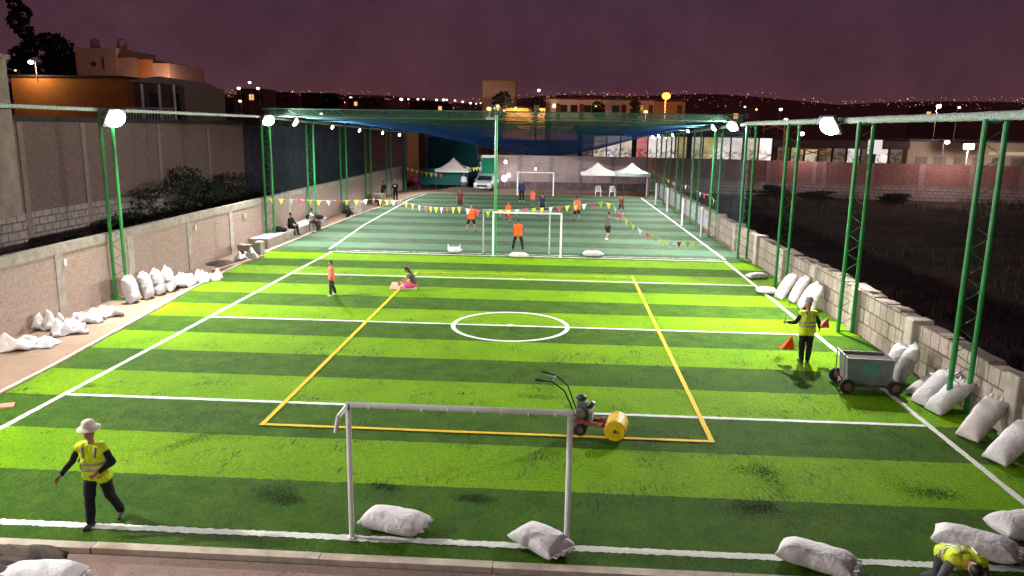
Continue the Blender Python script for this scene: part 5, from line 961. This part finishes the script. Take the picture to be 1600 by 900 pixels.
g = PY(30, 50, 75); tree((g.x, 75, 0), 20, blobs(3.2, 8, 20.5, 12, 3, .55), 2600, .35, 'tall narrow dark tree cut by the top left frame edge', 11, group='trees around the town')
g = PY(95, 60, 78); tree((g.x, 78, 0), 18, blobs(8.5, 7, 16.5, 12, 4, .5), 4200, .35, 'broad dark tree behind the pink house at the top left', 12, group='trees around the town')
g = PY(310, 140, 70); tree((g.x, 70, 0), 9, blobs(5.2, 4, 9.8, 10, 5, .35), 2600, .3, 'dark bushy tree on the skyline right of the balcony house', 13, group='trees around the town')
g = PY(215, 85, 75); tree((g.x, 75, 0), 13, blobs(4, 8, 13.2, 8, 15, .3), 1500, .3, 'dark treetop just right of the roof tanks', 16, group='trees around the town')
g = PY(935, 165, 122); tree((g.x, 122, 0), 12, [(0, 0, 9.6, 1.35, 1.35, 1.35), (.3, 0, 8.6, 1.1, 1.1, 1), (-.3, 0, 9, 1.1, 1, 1)], 900, .28, 'round clipped dark tree before the long building', 17, group='trees around the town')
g = PY(990, 163, 122); tree((g.x, 122, 0), 12, blobs(1.9, 6.5, 10.9, 7, 6, .1), 900, .28, 'tall square dark tree before the long building', 18, group='trees around the town')
g = PY(785, 152, 124); tree((g.x, 124, 0), 12, blobs(3.0, 8, 12.3, 7, 7, .4), 900, .3, 'dark tree in front of the tower block', 19, group='trees around the town')
g = PY(838, 160, 126); tree((g.x, 126, 0), 11, blobs(2.6, 7.5, 11, 6, 8, .4), 700, .3, 'small dark tree left of the long building', 20, group='trees around the town')
g = PY(520, 155, 200); tree((g.x, 200, terr(g.x, 200)), 9, blobs(7, 3, 8, 7, 9, .4), 1200, .5, 'dark tree on the skyline above the left of the net', 21, group='trees around the town')
def shrub(x, y, w_, h, seed, label, n=2200, m=LEAF, size=.10): return tree((x, y, 0), h, blobs(w_, .15*h, h, 8, seed, .4), n, size, label, seed, 'shrub', m, 'shrub', 'shrubs on the side lot')
for i, (x, y, ww, h, lab) in enumerate(((-18.1, 8.2, 1.6, 1.1, 'low shrub at the foot of the pale blocks in the side lot'), (-18.0, 10.9, 2.2, 1.7, 'shrub seen between the legs of the nearest left mast'), (-17.9, 14.5, 3.4, 2.9, 'large dark shrub right of the nearest left mast'), (-18.0, 18, 3.4, 3.4, 'tallest dark shrub against the brown wall'), (-17.9, 22, 3.6, 2.9, 'dark shrub in the middle of the side lot'), (-17.9, 27, 2.6, 1.9, 'dark shrub towards the second left mast'), (-17.9, 33, 2.6, 2.2, 'farthest dark shrub of the side lot'))): shrub(x, y, ww, h, 30+i, lab)
for i, (x, y, ww, h, lab) in enumerate(((20.3, 49.4, 2.4, 1.1, 'dark shrub at the red wall seen between the second masts'), (30, 45.5, 2.6, .8, 'low dark shrub before the pale plinth at right'), (44, 49, 3.2, 4.0, 'dark bush topping the red wall at the right edge'), (24, 47.5, 3.0, .8, 'low dark shrub left of the plinth in the empty lot'))): shrub(x, y, ww, h, 50+i, lab, m=LEAF2)
# rough grass of the empty lot
r = np.random.default_rng(5); b = MB(); n = 20000
for _ in range(n):
    y = -14+62*r.random()**.9; x = 10.9+(38*r.random()**1.2)*min(1, .5+(y+14)/60); 
    if math.sin(x*.5+1)*math.sin(y*.23+x*.1)+r.normal()*.35 < .05: continue
    h = r.uniform(.12, .42)*(1+2.2*smooth(30, 46, y)*r.random()); a = r.uniform(0, 6.28); lx, ly = r.normal(size=2)*.12; w_ = .025; dx, dy = math.cos(a)*w_, math.sin(a)*w_
    b.add([(x-dx, y-dy, 0), (x+dx, y+dy, 0), (x+lx, y+ly, h)], [(0, 1, 2)])
tag(b.build('dry_grass', mat('dry_grass_blade', (.05, .045, .022), .9, 0, .4, .4), fix=False), 'rough dark grass covering the empty lot beyond the right wall', 'grass', kind='stuff')
# city lights far off on the hills
r = np.random.default_rng(9); B1, B2 = MB(), MB()
for _ in range(2600):
    px = r.uniform(-60, 1660); Y = 520+950*r.random()**.55; p0 = PY(px, 190, Y); p = Vector((p0.x, Y, terr(p0.x, Y)+r.uniform(2, 7)))
    if p.y > 1150 and r.random() < .72: continue
    if math.sin(p.x*.013+1)+math.sin(p.x*.031+Y*.01)+r.normal()*.7 < -.5: continue
    s_ = .00026*Y*r.lognormal(0, .45); (B1 if r.random() < .72 else B2).add([p+Vector((s_, 0, 0)), p+Vector((-s_, 0, 0)), p+Vector((0, 0, s_)), p-Vector((0, 0, s_)), p-Vector((0, s_, 0)), p+Vector((0, s_, 0))], [(0, 2, 4), (2, 1, 4), (1, 3, 4), (3, 0, 4), (2, 0, 5), (1, 2, 5), (3, 1, 5), (0, 3, 5)])
tag(B1.build('city_lights', emat('city_orange_light', (1, .26, .10), 1.3), fix=False), 'countless tiny orange town lights on the far hills', 'city lights', kind='stuff')
tag(B2.build('city_lights', emat('city_pale_light', (1, .62, .38), 2.6), fix=False), 'countless tiny pale town lights on the far hills', 'city lights', kind='stuff')

# spilled rubber crumb lying in patches and drag streaks on the turf
r = np.random.default_rng(21); b = MB()
for px, py, lx, ly, ang, n in ((290, 692, .55, .07, 55, 260), (330, 680, .5, .12, 10, 120), (380, 684, .5, .1, 5, 90), (430, 772, .30, .22, 0, 420), (452, 782, .2, .1, 0, 260), (602, 760, .25, .07, -20, 220), (742, 778, .28, .10, 0, 330), (735, 690, .35, .12, 90, 120), (700, 545, .25, .5, 10, 130), (660, 535, .2, .7, 15, 110), (690, 508, .35, .12, 0, 160), (560, 482, .3, .15, 0, 70), (842, 620, .5, .06, 0, 200), (1180, 792, .38, .16, 0, 520), (1200, 745, .22, .45, 0, 330), (1180, 735, .4, .12, 0, 220), (1460, 772, .35, .14, 0, 380), (1420, 760, .45, .25, 0, 150), (1365, 642, .45, .14, 0, 230), (1232, 540, .25, .06, 0, 130), (1215, 562, .35, .08, 60, 130), (865, 560, .2, .6, 5, 130), (860, 600, .15, .6, 0, 130), (845, 585, .15, .5, 0, 110), (1010, 700, .5, .25, 0, 130), (900, 735, .9, .3, 0, 160), (560, 700, .9, .4, 0, 150), (140, 602, .2, .12, 0, 130), (1110, 425, .6, .2, 0, 60), (1030, 640, 1.2, .5, 0, 120), (300, 765, .7, .3, 0, 100), (1300, 700, 1.0, .3, 0, 120)):
    g = G(px, py, .03); R_ = Matrix.Rotation(math.radians(ang), 3, 'Z')
    for _ in range(int(n*2.0)):
        q = g+R_@Vector((r.normal()*lx*.62, r.normal()*ly*.85+lx*.18*math.sin(n+r.normal()*2.0), 0)); s_ = r.uniform(.003, .0095); a = r.uniform(0, 6.28); c_, d_ = math.cos(a)*s_, math.sin(a)*s_; z = .0345
        b.add([(q.x+c_, q.y+d_, z), (q.x-d_, q.y+c_, z), (q.x-c_, q.y-d_, z), (q.x+d_, q.y-c_, z), (q.x, q.y, z+s_*.9)], [(0, 1, 4), (1, 2, 4), (2, 3, 4), (3, 0, 4), (3, 2, 1, 0)])
tag(b.build('rubber_crumb', mat('black_rubber_crumb', (.030, .042, .018), .9, 0, .4, 9), fix=False), 'black rubber crumb spilled in patches and streaks on the striped turf', 'rubber crumb', kind='stuff')
